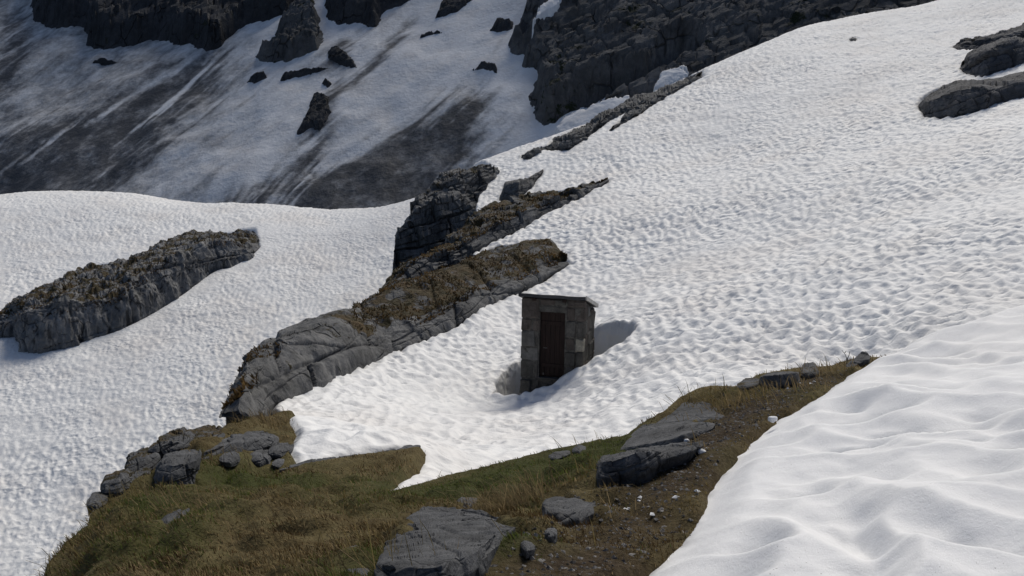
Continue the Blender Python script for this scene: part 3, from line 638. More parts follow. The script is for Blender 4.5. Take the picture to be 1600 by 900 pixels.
shelf_rock('boulder', [(157, 768), (185, 768), (215, 757), (235, 744)], [(160, 755), (188, 748), (215, 742), (236, 734)], [(158, 752), (168, 744), (195, 736), (236, 729)], 'low dark ledge at the lower end of the left brink rocks', 149, amp=0.050, blk=0.3, n=100, rows=(18, 16), lean=0.10, moss=(0.5, 0.7))
shelf_rock('stone', [(135, 792), (150, 790), (168, 778)], [(137, 782), (152, 776), (168, 772)], [(136, 780), (146, 771), (160, 769), (170, 771)], 'small dark stone on the very edge below the low ledge', 151, amp=0.02, blk=0.25, n=50, rows=(14, 10), lean=0.06, cat='stone')
shelf_rock('stone', [(343, 722), (360, 724), (376, 716)], [(344, 714), (360, 711), (375, 709)], [(343, 713), (356, 706), (372, 706)], 'pale small stone in the turf below the tilted slab', 153, amp=0.02, blk=0.25, n=50, rows=(12, 12), lean=0.04, cat='stone')
shelf_rock('stone', [(388, 722), (405, 726), (424, 719)], [(389, 712), (405, 709), (423, 709)], [(388, 711), (400, 703), (418, 703), (425, 708)], 'dark stone between the tilted slab and the snow', 155, amp=0.025, blk=0.25, n=50, rows=(14, 12), lean=0.05, cat='stone')
shelf_rock('stone', [(420, 712), (440, 714), (460, 704)], [(421, 702), (440, 698), (459, 694)], [(420, 700), (434, 690), (450, 688), (462, 693)], 'dark stone touching the snow edge right of the tilted slab', 157, amp=0.03, blk=0.25, n=50, rows=(14, 12), lean=0.05, cat='stone')
shelf_rock('stone', [(425, 728), (436, 731), (448, 724)], [(426, 722), (437, 720), (447, 717)], [(425, 721), (436, 715), (448, 716)], 'small stone below the dark stone at the snow edge', 159, amp=0.02, blk=0.25, n=40, rows=(12, 10), lean=0.05, cat='stone')
shelf_rock('boulder', [(436, 735), (480, 724), (560, 711), (655, 699)], [(438, 734), (480, 723), (560, 710), (655, 698)], [(437, 733), (480, 719), (560, 706), (640, 695), (658, 695)], 'thin grey slab edge between the turf and the snow', 161, amp=0.02, blk=0.5, n=140, rows=(10, 10), lean=0.04, back=0.2, rnd=0.04, off=-0.008)
shelf_rock('stone', [(250, 818), (262, 822), (285, 808), (297, 796)], [(252, 814), (266, 811), (286, 801), (296, 795)], [(251, 812), (262, 804), (280, 797), (296, 793)], 'grey stone half sunk in the turf on the left', 163, amp=0.02, blk=0.3, n=60, rows=(14, 14), lean=0.05, cat='stone')
o, f, lg = loft('stone', [(766, 636), (776, 638), (792, 633)], [(768, 631), (777, 626), (790, 625)], [(767, 630), (775, 622), (790, 621)], S, 0.1, M_CLIFFD, n=40, rows=(14, 8), amp=0.06, blk=0.4, seed=169, back=0.3, bury=0.5, bot_d=22.0, top_d=22.4)
tag(o, 'dark stone in the melt hollow left of the hut', 'stone')

rock_feet += new_feet
t = NT('turf')
gcol = t.mix(t.ramp(t.noise(2.6, 5, 0.65), 0.35, 0.65), (0.088, 0.066, 0.030), (0.150, 0.122, 0.060))
gcol = t.mix(t.attr('green'), gcol, (0.046, 0.060, 0.017))
dirtc = t.mix(t.ramp(t.noise(22, 5, 0.7), 0.4, 0.65), (0.040, 0.028, 0.017), (0.090, 0.068, 0.044))
gcol = t.mix(t.attr('path'), gcol, dirtc)
gcol = t.mix(t.ramp(t.noise(30, 3, 0.6), 0.5, 0.7, 0, 0.55), gcol, (0.022, 0.017, 0.010))
gcol = t.mix(t.ramp(t.nz(), 0.55, 0.35, 0, 1), gcol, t.mix(t.ramp(t.noise(4, 5), .35, .65), (0.05, 0.048, 0.045), (0.14, 0.14, 0.145)))
M_TURF = t.done(gcol, 0.95, 0.1, t.bump(t.math('ADD', t.noise(35, 5, 0.7), t.math('MULTIPLY', t.noise(9, 4), 1.5)), 0.9, 0.03))

def shelf_sheet():
    X, Y = fan(-0.85, 0.95, 520, 1.6, 15.5, 330)
    Z, s = shelf_z(X, Y); g, p = shelf_fields(X, Y)
    V = np.stack([X, Y, Z], -1).reshape(-1, 3)
    Fc = grid_faces(*X.shape, keep=s < 3.5)
    V, Fc, at_ = compact(V, Fc, {'green': g.ravel()*0.8, 'path': p.ravel()})
    return structure(mesh_from('grassy_ground', V, Fc, M_TURF, attrs=at_))
shelf_sheet()
GZ = lambda x, y: shelf_z(np.asarray(x, float), np.asarray(y, float))[0]

# ------------------------------------------------------------------ the mountain behind
polys = {
 'upper_left': [(-260, -160), (-260, -20), (20, -30), (45, 0), (50, 28), (90, 45), (130, 42), (140, 68), (165, 78), (200, 74), (235, 62), (275, 66), (318, 82), (345, 72), (385, 40), (430, 30), (455, 20), (480, -10), (490, -160)],
 'mid': [(392, 92), (430, 74), (425, 56), (450, 26), (482, -12), (500, 30), (506, 62), (500, 78), (450, 98), (415, 97)],
 'top_mid': [(508, 34), (508, -10), (520, -60), (700, -60), (640, 0), (600, 20), (588, 42), (560, 36), (530, 38)],
 'rock_a': [(510, 80), (530, 76), (548, 90), (558, 104), (540, 106), (514, 96)],
 'rock_b': [(436, 128), (445, 116), (480, 110), (520, 106), (500, 114), (465, 120)],
 'rock_c': [(462, 210), (470, 195), (478, 178), (488, 150), (515, 150), (518, 178), (500, 208), (485, 200), (475, 208)],
 'rock_d': [(384, 130), (400, 117), (416, 118), (420, 124), (398, 130)],
 'rock_e': [(138, 100), (160, 94), (190, 96), (165, 102)],
 'rock_f': [(500, 132), (512, 126), (520, 132), (512, 139)],
 'rock_g': [(680, 28), (690, 8), (700, -20), (760, -30), (740, 0), (715, 22)],
 'rock_h': [(650, 62), (672, 52), (700, 50), (685, 56)],
 'rock_i': [(762, 48), (780, 34), (802, 33), (800, 44), (782, 50)],
 'rock_j': [(735, 110), (755, 100), (778, 106), (776, 114)],
 'rock_k': [(545, 108), (540, 96), (552, 98), (560, 106)],
 'right': [(790, 82), (800, 60), (812, 40), (825, 5), (850, -80), (1900, -200), (1900, 60), (1200, 220), (1040, 260), (870, 200), (846, 198), (834, 178), (822, 150), (840, 120), (812, 108), (815, 88)],
}
holes = {'right': [[(1025, 132), (1038, 112), (1058, 104), (1082, 110), (1075, 122), (1050, 135)], [(872, 200), (880, 182), (905, 172), (940, 155), (985, 149), (1010, 152), (960, 185), (900, 205)],
                   [(835, 28), (850, 5), (880, -20), (872, 0), (850, 18)], [(812, 62), (826, 46), (832, 50), (818, 66)]]}
labels = {
 'mid': 'brown-grey crag standing in the snow below the dark upper cliff', 'top_mid': 'dark crag at the top edge between two snow gullies',
 'rock_a': 'black rock lump just right below the brown crag', 'rock_b': 'thin dark rock streak lying across the snow below the crag', 'rock_c': 'ragged black rock patch in the middle of the shaded snow',
 'rock_d': 'small curved dark rock left of the thin rock streak', 'rock_e': 'small flat dark rock below the left end of the dark cliff', 'rock_f': 'little round rock just above the ragged black patch',
 'rock_g': 'dark rock at the top edge of the wide snow gully', 'rock_h': 'thin dark rock strip in the upper snow gully', 'rock_i': 'dark rock at the right rim of the snow gully beside the cliff',
 'rock_j': 'flat dark rock on the snow fan left of the grey cliff', 'rock_k': 'small dark stone beside the black rock lump'}

def mountain_sheet():
    X, Y = fan(-0.95, 1.1, 480, 92, 245, 260)
    Z = mountain(X, Y)
    # dirt swept down-left by slides: measured along and across the slide direction in the slope's own coordinates
    W = Z*1.0
    ang = math.radians(47); al = X*math.cos(ang)+W*math.sin(ang); ac = -X*math.sin(ang)+W*math.cos(ang)
    ac = ac+3.0*fbm2(al/22, ac/9, 3, 199)
    fine = fbm2(al/12, ac/1.1, 4, 201, 0.65); mid = fbm2(al/34, ac/4.5, 3, 205)
    def band(p0, p1, w):
        a, b = cast([p0, p1], mountain, 90, 300)[:, [0, 2]]
        e = b-a; L = e@e; t = ((X-a[0])*e[0]+(W-a[1])*e[1])/L; tc = np.clip(t, 0, 1)
        d = np.hypot(X-a[0]-tc*e[0], W-a[1]-tc*e[1])
        return np.exp(-(d/w)**2)*(0.55+0.45*sstep(-0.1, 0.5, t))
    B = 0
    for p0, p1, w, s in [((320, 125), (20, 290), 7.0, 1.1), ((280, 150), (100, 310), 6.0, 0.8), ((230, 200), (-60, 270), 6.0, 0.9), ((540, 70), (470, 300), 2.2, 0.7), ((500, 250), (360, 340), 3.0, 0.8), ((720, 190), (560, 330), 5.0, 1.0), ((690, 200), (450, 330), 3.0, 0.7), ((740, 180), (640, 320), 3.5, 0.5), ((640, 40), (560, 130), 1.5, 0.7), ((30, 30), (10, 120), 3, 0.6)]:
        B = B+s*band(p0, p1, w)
    dirt = np.clip(np.clip(B, 0, 1.4)*(0.70+1.15*fine+0.7*mid)+0.3*np.clip(fine+0.6*mid-0.08, 0, 1)+0.34*sstep(-35, -85, X)+0.16*sstep(5, -30, X), 0, 0.86)  # the two X ramps paint dimmer light onto the left snow; rest is dirt
    Z = Z + 0.35*fbm2(al/20, ac/2.5, 3, 211)
    V = np.stack([X, Y, Z], -1).reshape(-1, 3)
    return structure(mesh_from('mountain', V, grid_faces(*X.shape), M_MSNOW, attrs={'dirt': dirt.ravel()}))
mountain_sheet()

def cliff(key, step, h, amp, blk, mat, ramp_w, moss=0.0, aniso=(1, 1, 1)):
    """rock standing out of the mountain side; its rim is where it dips under the snow"""
    pp = cast(polys[key], mountain, 90, 320); hp = [cast(q, mountain, 90, 320) for q in holes.get(key, [])]
    m = ramp_w*1.5+2
    if key in ('right', 'upper_left'):
        u0, u1 = (pp[:, 0]/pp[:, 1]).min()-0.02, (pp[:, 0]/pp[:, 1]).max()+0.02; y0, y1 = pp[:, 1].min()-m, pp[:, 1].max()+m
        u0, u1 = max(u0, -0.9), min(u1, 1.0)
        X, Y = fan(u0, u1, step[0], y0, y1, step[1])
    else:
        X, Y = np.meshgrid(np.linspace(pp[:, 0].min()-m, pp[:, 0].max()+m, step[0]), np.linspace(pp[:, 1].min()-m, pp[:, 1].max()+m, step[1]))
    s = sdist(X, Y, pp)
    for q in hp: s = np.maximum(s, -sdist(X, Y, q))
    Z0 = mountain(X, Y)
    P = np.stack([X, Y, Z0], -1).reshape(-1, 3)*np.array(aniso)
    w = np.stack([fbm3(P, 0.8/blk, 3, 500+i) for i in range(3)], 1)*0.5*blk
    f1, f2, cid, tl = worley3((P+w)/blk, 510)
    Q = P/np.array(aniso); jo, jt, jg = joints(Q, (0.95, 0.2, 0.2), (-0.28, 0.2, 0.94), blk*0.5, blk*0.28, 550); ko, kt, kg = joints(Q, (0.9, -0.3, 0.1), (-0.25, 0.1, 0.96), blk*0.2, blk*0.09, 560)
    rough = amp*(0.8*fbm3(P, 0.45/blk, 5, 520) + 0.35*(cid-0.5) + 0.6*tl + 0.55*jo+0.6*jt-0.4*jg + 0.3*ko+0.4*kt-0.2*kg)
    tq = (Z0-0.28*X).ravel()/(0.5*blk)+1.2*fbm3(P, 0.25/blk, 3, 535); rough = rough+amp*0.25*((tq-np.floor(tq))**2-0.3)
    jag = 0.55*ramp_w*fbm2(X/ramp_w/1.2, Y/ramp_w/1.2, 5, 530, 0.65)
    se = s+jag
    up = h*sstep(0, -ramp_w, se) - 3.0*sstep(-0.1, ramp_w*0.6, se)
    Z = Z0+up+rough.reshape(X.shape)*sstep(0.2, -ramp_w, se)
    V = np.stack([X, Y, Z], -1).reshape(-1, 3)
    keep = s < ramp_w*0.7+1.0
    mo = moss*np.clip(0.5+fbm2(X/7, Y/7, 3, 540), 0, 1)
    Fc = grid_faces(*X.shape, keep=keep); V, Fc, at_ = compact(V, Fc, {'moss': mo.ravel()})
    return mesh_from('mountain_cliff' if key in ('right', 'upper_left') else 'rock_outcrop', V, Fc, mat, False, attrs=at_)
structure(cliff('right', (440, 240), 5.0, 1.8, 11.0, M_CLIFF, 2.2, 0.45, (0.6, 1, 1.6)))
structure(cliff('upper_left', (300, 120), 5.0, 2.0, 11.0, M_CLIFFD, 2.5, 0.3, (0.5, 1, 1.6)))
for k in labels:
    big = k in ('mid', 'top_mid')
    tag(cliff(k, (110, 110) if big else (60, 60), 3.0 if big else 1.1, 1.3 if big else 0.5, 4.0 if big else 2.0, M_CLIFF if k == 'mid' else M_CLIFFD, 1.8 if big else 0.8, 0.55 if k == 'mid' else 0.1, (0.6, 1, 1.6)), labels[k], 'rock')

def cliff_patch(poly, lift, label, thick=0.22):
    surf = lambda x, y: mountain(x, y)+lift
    pp = cast(poly, surf, 60, 320); m = 1.5
    X, Y = np.meshgrid(np.linspace(pp[:, 0].min()-m, pp[:, 0].max()+m, 90), np.linspace(pp[:, 1].min()-m, pp[:, 1].max()+m, 90))
    sdd = sdist(X, Y, pp)+0.9*fbm2(X/1.5, Y/1.5, 5, 590, 0.65); Z = surf(X, Y)+thick*sstep(0, -1.2, sdd)-5.0*np.clip(sdd, 0, 3)
    V = np.stack([X, Y, Z], -1).reshape(-1, 3); Fc = grid_faces(*X.shape, keep=sdd < 0.5); V, Fc, at_ = compact(V, Fc, {'dirt': np.zeros(len(V))})
    return tag(mesh_from('snow_patch', V, Fc, M_MSNOW, attrs=at_), label, 'snow patch')
cliff_patch([(1025, 134), (1030, 122), (1040, 110), (1052, 103), (1066, 106), (1082, 111), (1076, 120), (1062, 121), (1052, 129), (1040, 136)], 6.0, 'small ragged snow patch high on the grey cliff near the snow crest')
cliff_patch([(870, 202), (880, 183), (905, 172), (940, 156), (985, 149), (1020, 152), (990, 172), (940, 192), (900, 206)], 6.0, 'snow strip lying along the foot of the grey cliff')
cliff_patch([(833, 30), (842, 12), (858, 0), (880, -16), (874, 2), (852, 18)], 5.5, 'thin snow tongue at the upper left rim of the grey cliff')

# ------------------------------------------------------------------ stone hut
PXM = FPX/23.0
hut = bpy.data.objects.new('stone_hut', None); C.objects.link(hut)
hz = H0[2]-1.0                                    # the hut stands below the snow
hut.location = (H0[0], H0[1], hz); hut.rotation_euler = (0, math.radians(0.9), -HPHI)
tag(hut, 'small square stone hut with dark wooden door half buried in the snow', 'hut')
def zpx(py): return -(py-618)/PXM*1.0 + 1.0        # height in the hut of a row of the photograph at its front
def box(name, lo, hi, mat, parent, bev=0.0, jit=0.0, seed=0):
    lo = np.array(lo, float); hi = np.array(hi, float); r = np.random.default_rng(seed)
    if bev <= 0:
        V = np.array([[x, y, z] for x in (0, 1) for y in (0, 1) for z in (0, 1)], float)*(hi-lo)+lo
        Fq = [(0, 1, 3, 2), (4, 6, 7, 5), (0, 4, 5, 1), (2, 3, 7, 6), (0, 2, 6, 4), (1, 5, 7, 3)]
        V = V+r.normal(0, 1, V.shape)*jit
        return mesh_from(name, V, Fq, mat, False, parent)
    import bmesh
    bm = bmesh.new(); bmesh.ops.create_cube(bm, size=1.0)
    for v in bm.verts: v.co = Vector(lo+(np.array(v.co)+0.5)*(hi-lo))
    bmesh.ops.bevel(bm, geom=bm.edges[:], offset=bev, segments=1, affect='EDGES')
    for v in bm.verts: v.co += Vector(r.normal(0, 1, 3)*jit)
    me = bpy.data.meshes.new(name); bm.to_mesh(me); bm.free()
    return link(name, me, mat, parent)
M_HUT = rock_material('hut_stone', base=(0.085, 0.081, 0.073), fine=2.6, streak=0.5, crack=0.3)
M_HUTB = rock_material('hut_stone_brown', base=(0.08, 0.068, 0.06), fine=2.6, streak=0.5, crack=0.3)
M_HUTG = rock_material('hut_stone_grey', base=(0.125, 0.122, 0.115), fine=2.6, streak=0.5, crack=0.3)
M_HUTP = rock_material('hut_stone_pale', base=(0.30, 0.28, 0.23), fine=5.0, streak=0.7, crack=0.5)
t = NT('mortar'); M_MORTAR = t.done(t.mix(t.ramp(t.noise(9, 5), .35, .65), (0.05, 0.048, 0.044), (0.11, 0.105, 0.095)), 0.95, 0.1, t.bump(t.noise(30, 4), 0.7, 0.02))
t = NT('door_wood'); gr = t.noise(3.0, 5, 0.6, t.mapv((14, 14, 0.8))); M_DOOR = t.done(t.mix(t.ramp(gr, .3, .7), (0.012, 0.008, 0.007), (0.028, 0.017, 0.014)), 0.8, 0.2, t.bump(gr, 0.5, 0.01))
t = NT('roof_sheet'); M_ROOF = t.done(t.mix(t.ramp(t.noise(5, 5), .4, .65), (0.022, 0.023, 0.027), (0.045, 0.046, 0.05)), 0.7, 0.3, t.bump(t.noise(25, 3), 0.3, 0.01))
t = NT('roof_metal'); M_FLASH = t.done(t.mix(t.ramp(t.noise(8, 5), .4, .65), (0.30, 0.29, 0.27), (0.42, 0.41, 0.39)), 0.5, 0.4)
t = NT('iron'); M_IRON = t.done((0.06, 0.055, 0.05), 0.5, 0.5)
t = NT('grey_plank'); M_PLANK = t.done(t.mix(t.ramp(t.noise(4, 4, .6, t.mapv((1, 1, 12))), .35, .65), (0.04, 0.038, 0.036), (0.09, 0.086, 0.08)), 0.85, 0.2)

DX0, DX1 = (841-811)/102*HW, (881.5-811)/102*HW          # door opening across the front
DZ0, DZ1 = zpx(585), zpx(482)
TOPF = zpx(461)                                            # wall head at the front
SLOPE = -0.30                                              # roof fall towards the back, per metre
wall = mesh_from('wall', np.zeros((3, 3)), [(0, 1, 2)], M_MORTAR, False, hut)
bpy.data.objects.remove(wall)
Tt = 0.05
def wall_core():
    V, Fq = [], []
    def b(lo, hi, dz=(0, 0)):
        k = len(V)
        for x in (0, 1):
            for y in (0, 1):
                for z in (0, 1):
                    p = [lo[0]+(hi[0]-lo[0])*x, lo[1]+(hi[1]-lo[1])*y, lo[2]+(hi[2]-lo[2])*z]
                    if z: p[2] += dz[y]
                    V.append(p)
        for f in [(0, 1, 3, 2), (4, 6, 7, 5), (0, 4, 5, 1), (2, 3, 7, 6), (0, 2, 6, 4), (1, 5, 7, 3)]: Fq.append([q+k for q in f])
    t_ = 0.30; e = 0.035; bd = HD_*SLOPE
    b((e, e, 0), (DX0, t_, TOPF-0.01)); b((DX1, e, 0), (HW-e, t_, TOPF-0.01)); b((DX0, e+0.002, DZ1), (DX1, t_, TOPF-0.012)); b((DX0, e+0.02, 0), (DX1, t_-0.01, DZ0-0.06))
    b((e, t_+0.001, 0), (t_, HD_-e, TOPF-0.01), (SLOPE*t_, bd)); b((HW-t_, t_+0.001, 0), (HW-e, HD_-e, TOPF-0.01), (SLOPE*t_, bd))
    b((t_+0.001, HD_-t_, 0), (HW-t_-0.001, HD_-e-0.002, TOPF+bd-0.02))
    return mesh_from('wall', V, Fq, M_MORTAR, False, hut)
wall = wall_core()
sd = [400]
def stone(lo, hi, mat=None):
    sd[0] += 1; r = np.random.default_rng(sd[0]); lo = np.array(lo)+0.009; hi = np.array(hi)-0.009
    if mat is None: mat = (M_HUT, M_HUT, M_HUTB, M_HUTB, M_HUTG)[int(r.integers(5))]
    # a rough squared block: chamfered and pushed about
    sh = r.uniform(-0.018, 0.018, 3); sh[2] = 0
    return box('stone', lo+sh, hi+sh, mat, wall, 0.03, 0.013, sd[0])
def courses(z0, z1, hs):
    out = []; z = z1
    i = 0
    while z > z0+0.02:
        h = hs[i % len(hs)]; out.append((max(z-h, z0), z)); z -= h; i += 1
    return out
dep = 0.16
# left pier: joints read from the photograph
zs = [TOPF, zpx(493), zpx(513), zpx(538), zpx(560), zpx(590), zpx(615), 0.6, 0.2]
for i, (a, b_) in enumerate(zip(zs[1:], zs[:-1])):
    if i in (0, 3): stone((0, 0, a), (DX0, dep, b_))
    elif i % 2: stone((0, 0, a), (DX0*0.62, dep, b_), M_HUTB if i == 1 else None); stone((DX0*0.62, 0.0, a), (DX0, dep, b_))
    else: stone((0, 0, a), (DX0*0.78, dep, b_)); stone((DX0*0.78, 0.01, a), (DX0, dep, b_))
# over the door
stone((DX0, 0, DZ1+0.0), (DX1+0.02, dep, DZ1+0.19)); stone((DX0, 0.0, DZ1+0.19), (DX0+0.42, dep, TOPF)); stone((DX0+0.42, 0, DZ1+0.19), (DX1+0.02, dep, TOPF))
# right pier
zs = [TOPF, zpx(472), zpx(494), zpx(520), zpx(541), zpx(566), zpx(590), 1.15, 0.7, 0.3]
x0 = DX1+0.02
for i, (a, b_) in enumerate(zip(zs[1:], zs[:-1])):
    m = x0+(HW-x0)*(0.45 if i % 2 else 0.6)
    if i == 3: m = x0+(HW-x0)*0.5; stone((x0, 0, a), (m, dep, b_)); stone((m, -0.01, a), (HW-0.001, dep, b_), M_HUTP)
    elif i == 0: stone((x0, 0, a), (HW-0.001, dep, b_))
    else: stone((x0, 0, a), (m, dep, b_)); stone((m, 0, a), (HW-0.001, dep, b_))
# right side, and the hidden left and back sides
def side(x_lo, x_hi, hs, seed):
    r = np.random.default_rng(seed)
    for k, (a, b_) in enumerate(courses(0.2, TOPF+0.02, hs)):
        y = dep+0.004
        while y < HD_-0.02:
            w_ = 0.30+0.35*r.random(); y2 = y+w_
            if HD_-y2 < 0.2: y2 = HD_
            top = min(b_, TOPF+SLOPE*y2-0.0)
            if top-a > 0.05: stone((x_lo, y, a), (x_hi, y2, top))
            y = y2
side(HW-dep, HW, [0.20, 0.36, 0.42, 0.34, 0.4], 5); side(0, dep, [0.44, 0.36, 0.40], 6)
r = np.random.default_rng(9)
for (a, b_) in courses(0.2, TOPF+SLOPE*HD_-0.02, [0.4, 0.34, 0.44]):
    x = dep+0.004
    while x < HW-dep-0.01:
        x2 = x+0.35+0.3*r.random()
        if HW-dep-x2 < 0.22: x2 = HW-dep-0.004
        stone((x, HD_-dep, a), (x2, HD_, b_)); x = x2
# two rafter ends under the roof
for px in (832, 880):
    xx = (px-811)/102*HW; box('rafter', (xx-0.05, -0.03, TOPF-0.065), (xx+0.05, 0.12, TOPF+0.012), M_DOOR, hut, 0.005)
# roof: dark sheet with a pale metal strip along the right edge
def roof_slab(name, x0, x1, y0, y1, z0, th, mat, parent, bow=0.0):
    V = []; n_ = 9
    for j, y in enumerate((y0, y1)):
        for i in range(n_):
            x = x0+(x1-x0)*i/(n_-1); zz = z0+SLOPE*y*0.93+0.012*math.sin(i*1.7)*bow
            V += [(x, y, zz), (x, y, zz+th)]
    V = np.array(V); Fq = []
    for i in range(n_-1):
        a = 2*i; b2 = 2*n_+2*i
        Fq += [(a+1, a+3, b2+3, b2+1), (a, b2, b2+2, a+2), (a, a+2, a+3, a+1), (b2, b2+1, b2+3, b2+2)]
    e = 2*(n_-1); Fq += [(0, 1, 2*n_+1, 2*n_), (e, 2*n_+e, 2*n_+e+1, e+1)]
    return mesh_from(name, V, Fq, mat, False, parent)
roof = roof_slab('roof', -0.06, HW+0.012, -0.08, HD_+0.08, TOPF+0.018, 0.085, M_ROOF, hut, 0.6)
roof_slab('edge_strip', HW+0.015, HW+0.05, -0.085, HD_+0.085, TOPF+0.022, 0.105, M_FLASH, roof)
for k in range(3):
    y = 0.25+0.62*k; roof_slab('roofing_lap', -0.062, HW+0.010, y, y+0.05, TOPF+0.104, 0.012, M_ROOF, roof)
# door of upright boards set back in the wall
door = box('door', (DX0+0.01, 0.145, DZ0), (DX1-0.01, 0.17, DZ1-0.012), M_DOOR, hut, 0.0)
nb = 5; bw = (DX1-DX0-0.03)/nb
for k in range(nb):
    box('board', (DX0+0.015+k*bw+0.003, 0.122+0.003*(k % 2), DZ0+0.01), (DX0+0.015+(k+1)*bw-0.003, 0.144, DZ1-0.02), M_DOOR, door, 0.004)
for z in (DZ0+0.32, DZ1-0.30): box('batten', (DX0+0.03, 0.100, z-0.05), (DX1-0.03, 0.121, z+0.05), M_DOOR, door, 0.004)
h_ = box('handle', (DX0+0.10, 0.075, zpx(539)-0.012), (DX0+0.21, 0.098, zpx(539)+0.012), M_IRON, door, 0.005)
box('latch_plate', (DX0+0.09, 0.099, zpx(581)-0.03), (DX0+0.13, 0.119, zpx(581)+0.03), M_IRON, door, 0.003)
box('threshold', (DX0-0.01, -0.01, DZ0-0.06), (DX1+0.0, 0.14, DZ0-0.008), M_PLANK, hut, 0.006, 0.002, 3)
box('lintel', (DX0-0.0, 0.02, DZ1-0.010), (DX1, 0.14, DZ1+0.0), M_DOOR, hut, 0.0)

# ------------------------------------------------------------------ grass, straw, gravel
def blades(name, P, H, Wd, lean, colr, mat, seed, seg=1):
    """one bent blade per point; P root points, H lengths"""
    r = np.random.default_rng(seed); n = len(P); a = r.random(n)*2*math.pi
    side_ = np.stack([np.cos(a), np.sin(a), np.zeros(n)], 1)*Wd[:, None]*0.5
    tip = lean*H[:, None]+np.array([0, 0, 1.0])*H[:, None]*np.sqrt(np.clip(1-(lean**2).sum(1), 0.05, 1))[:, None]
    mid = tip*0.55+np.array([0, 0, 1.0])*H[:, None]*0.16
    V = np.stack([P-side_, P+side_, P+mid+side_*0.7, P+mid-side_*0.7, P+tip], 1).reshape(-1, 3)
    b = np.arange(n)[:, None]*5
    Ft = np.concatenate([b+np.array([0, 1, 2]), b+np.array([0, 2, 3]), b+np.array([3, 2, 4])])
    return mesh_from(name, V, Ft, mat, False, None, {'tint': np.repeat(colr, 5, 0)})
t = NT('grass_blades'); M_GRASS = t.done(t.attr('tint', 'Color'), 0.8, 0.15)
_tr = t.n('ShaderNodeBsdfTranslucent'); t.set(_tr.inputs['Color'], t.attr('tint', 'Color'))
_mx = t.n('ShaderNodeMixShader'); _mx.inputs[0].default_value = 0.45
t.set(_mx.inputs[1], t.b.outputs[0]); t.set(_mx.inputs[2], _tr.outputs[0]); t.set(t.t.nodes['Material Output'].inputs['Surface'], _mx.outputs[0])

r = np.random.default_rng(21); N0 = 235000
yy = np.exp(r.uniform(math.log(2.6), math.log(13.5), N0)); xx = r.uniform(-0.75, 0.75, N0)*yy
s = sdist(xx, yy, SHELF); k = (s < 0.10) & (sdist(xx, yy, BANK) > -0.15); xx, yy = xx[k], yy[k]
for f in rock_feet:
    k = sdist(xx, yy, f, 0.1) > 0.02; xx, yy = xx[k], yy[k]
g, p = shelf_fields(xx, yy)
clump = fbm2(xx*3.2, yy*3.2, 3, 61)
k = r.random(len(xx)) < np.clip(1.0-0.8*p, 0.05, 1)*np.clip(0.75+0.8*clump, 0.15, 1); xx, yy, g, p, clump = xx[k], yy[k], g[k], p[k], clump[k]
zz = GZ(xx, yy)-0.008; P = np.stack([xx, yy, zz], 1); n = len(P)
H = (0.025+0.032*r.random(n))*np.clip(0.9+0.7*clump, 0.5, 1.6)*(1-0.5*p)
Wd = (0.0022+0.0006*yy)*(0.7+0.6*r.random(n))
ln = np.stack([-0.45+0.25*fbm2(xx*1.3, yy*1.3, 2, 63)+r.normal(0, 0.3, n), -0.15+0.3*fbm2(xx*1.3, yy*1.3, 2, 65)+r.normal(0, 0.3, n), np.zeros(n)], 1)
ln *= np.minimum(1, 0.92/np.linalg.norm(ln, axis=1))[:, None]
brown = np.array([0.165, 0.130, 0.056]); straw = np.array([0.27, 0.205, 0.11]); grn = np.array([0.092, 0.115, 0.030]); dk = np.array([0.055, 0.034, 0.015])
tone = np.clip(0.5+0.9*fbm2(xx*0.9, yy*0.9, 3, 67), 0, 1)
cl = brown*tone[:, None]+dk*(1-tone[:, None]); q = r.random(n)
cl = np.where((q < 0.08+0.5*np.clip(fbm2(xx*0.7+9, yy*0.7, 3, 69)+0.12, 0, 1))[:, None], straw*0.9, cl)*1.28
gm = (r.random(n) < g*0.85)[:, None]; cl = np.where(gm, grn, cl)*(0.6+0.8*r.random(n))[:, None]
stuff(blades('grass', P, H, Wd, ln, cl, M_GRASS, 3), 'short brown and green turf covering the ground between the stones', 'grass')

# long dry straw in clumps
cl_px = [(770, 792, 120, 0.30, 0.28), (800, 790, 120, 0.28, 0.28), (830, 782, 110, 0.26, 0.28), (740, 800, 60, 0.22, 0.2), (1130, 632, 160, 0.5, 0.22), (1165, 625, 130, 0.5, 0.20), (1100, 620, 70, 0.4, 0.22), (1190, 612, 60, 0.4, 0.16), (660, 893, 26, 0.25, 0.34), (610, 905, 26, 0.25, 0.36), (700, 902, 26, 0.2, 0.3), (540, 905, 16, 0.3, 0.3), (1060, 716, 90, 0.22, 0.2), (1040, 728, 80, 0.2, 0.2), (945, 745, 60, 0.2, 0.2), (200, 780, 120, 0.5, 0.22), (110, 860, 80, 0.4, 0.22), (290, 790, 70, 0.4, 0.2), (480, 800, 60, 0.5, 0.18), (560, 850, 60, 0.5, 0.18), (390, 835, 70, 0.6, 0.18), (880, 845, 14, 0.4, 0.22), (960, 790, 14, 0.4, 0.2), (900, 690, 30, 0.5, 0.2), (390, 650, 160, 0.6, 0.2), (430, 660, 120, 0.5, 0.2), (1290, 583, 120, 0.45, 0.22), (1250, 605, 70, 0.4, 0.18), (640, 742, 50, 0.5, 0.16), (330, 720, 60, 0.4, 0.18)]
PP, HH, LL, CC = [], [], [], []
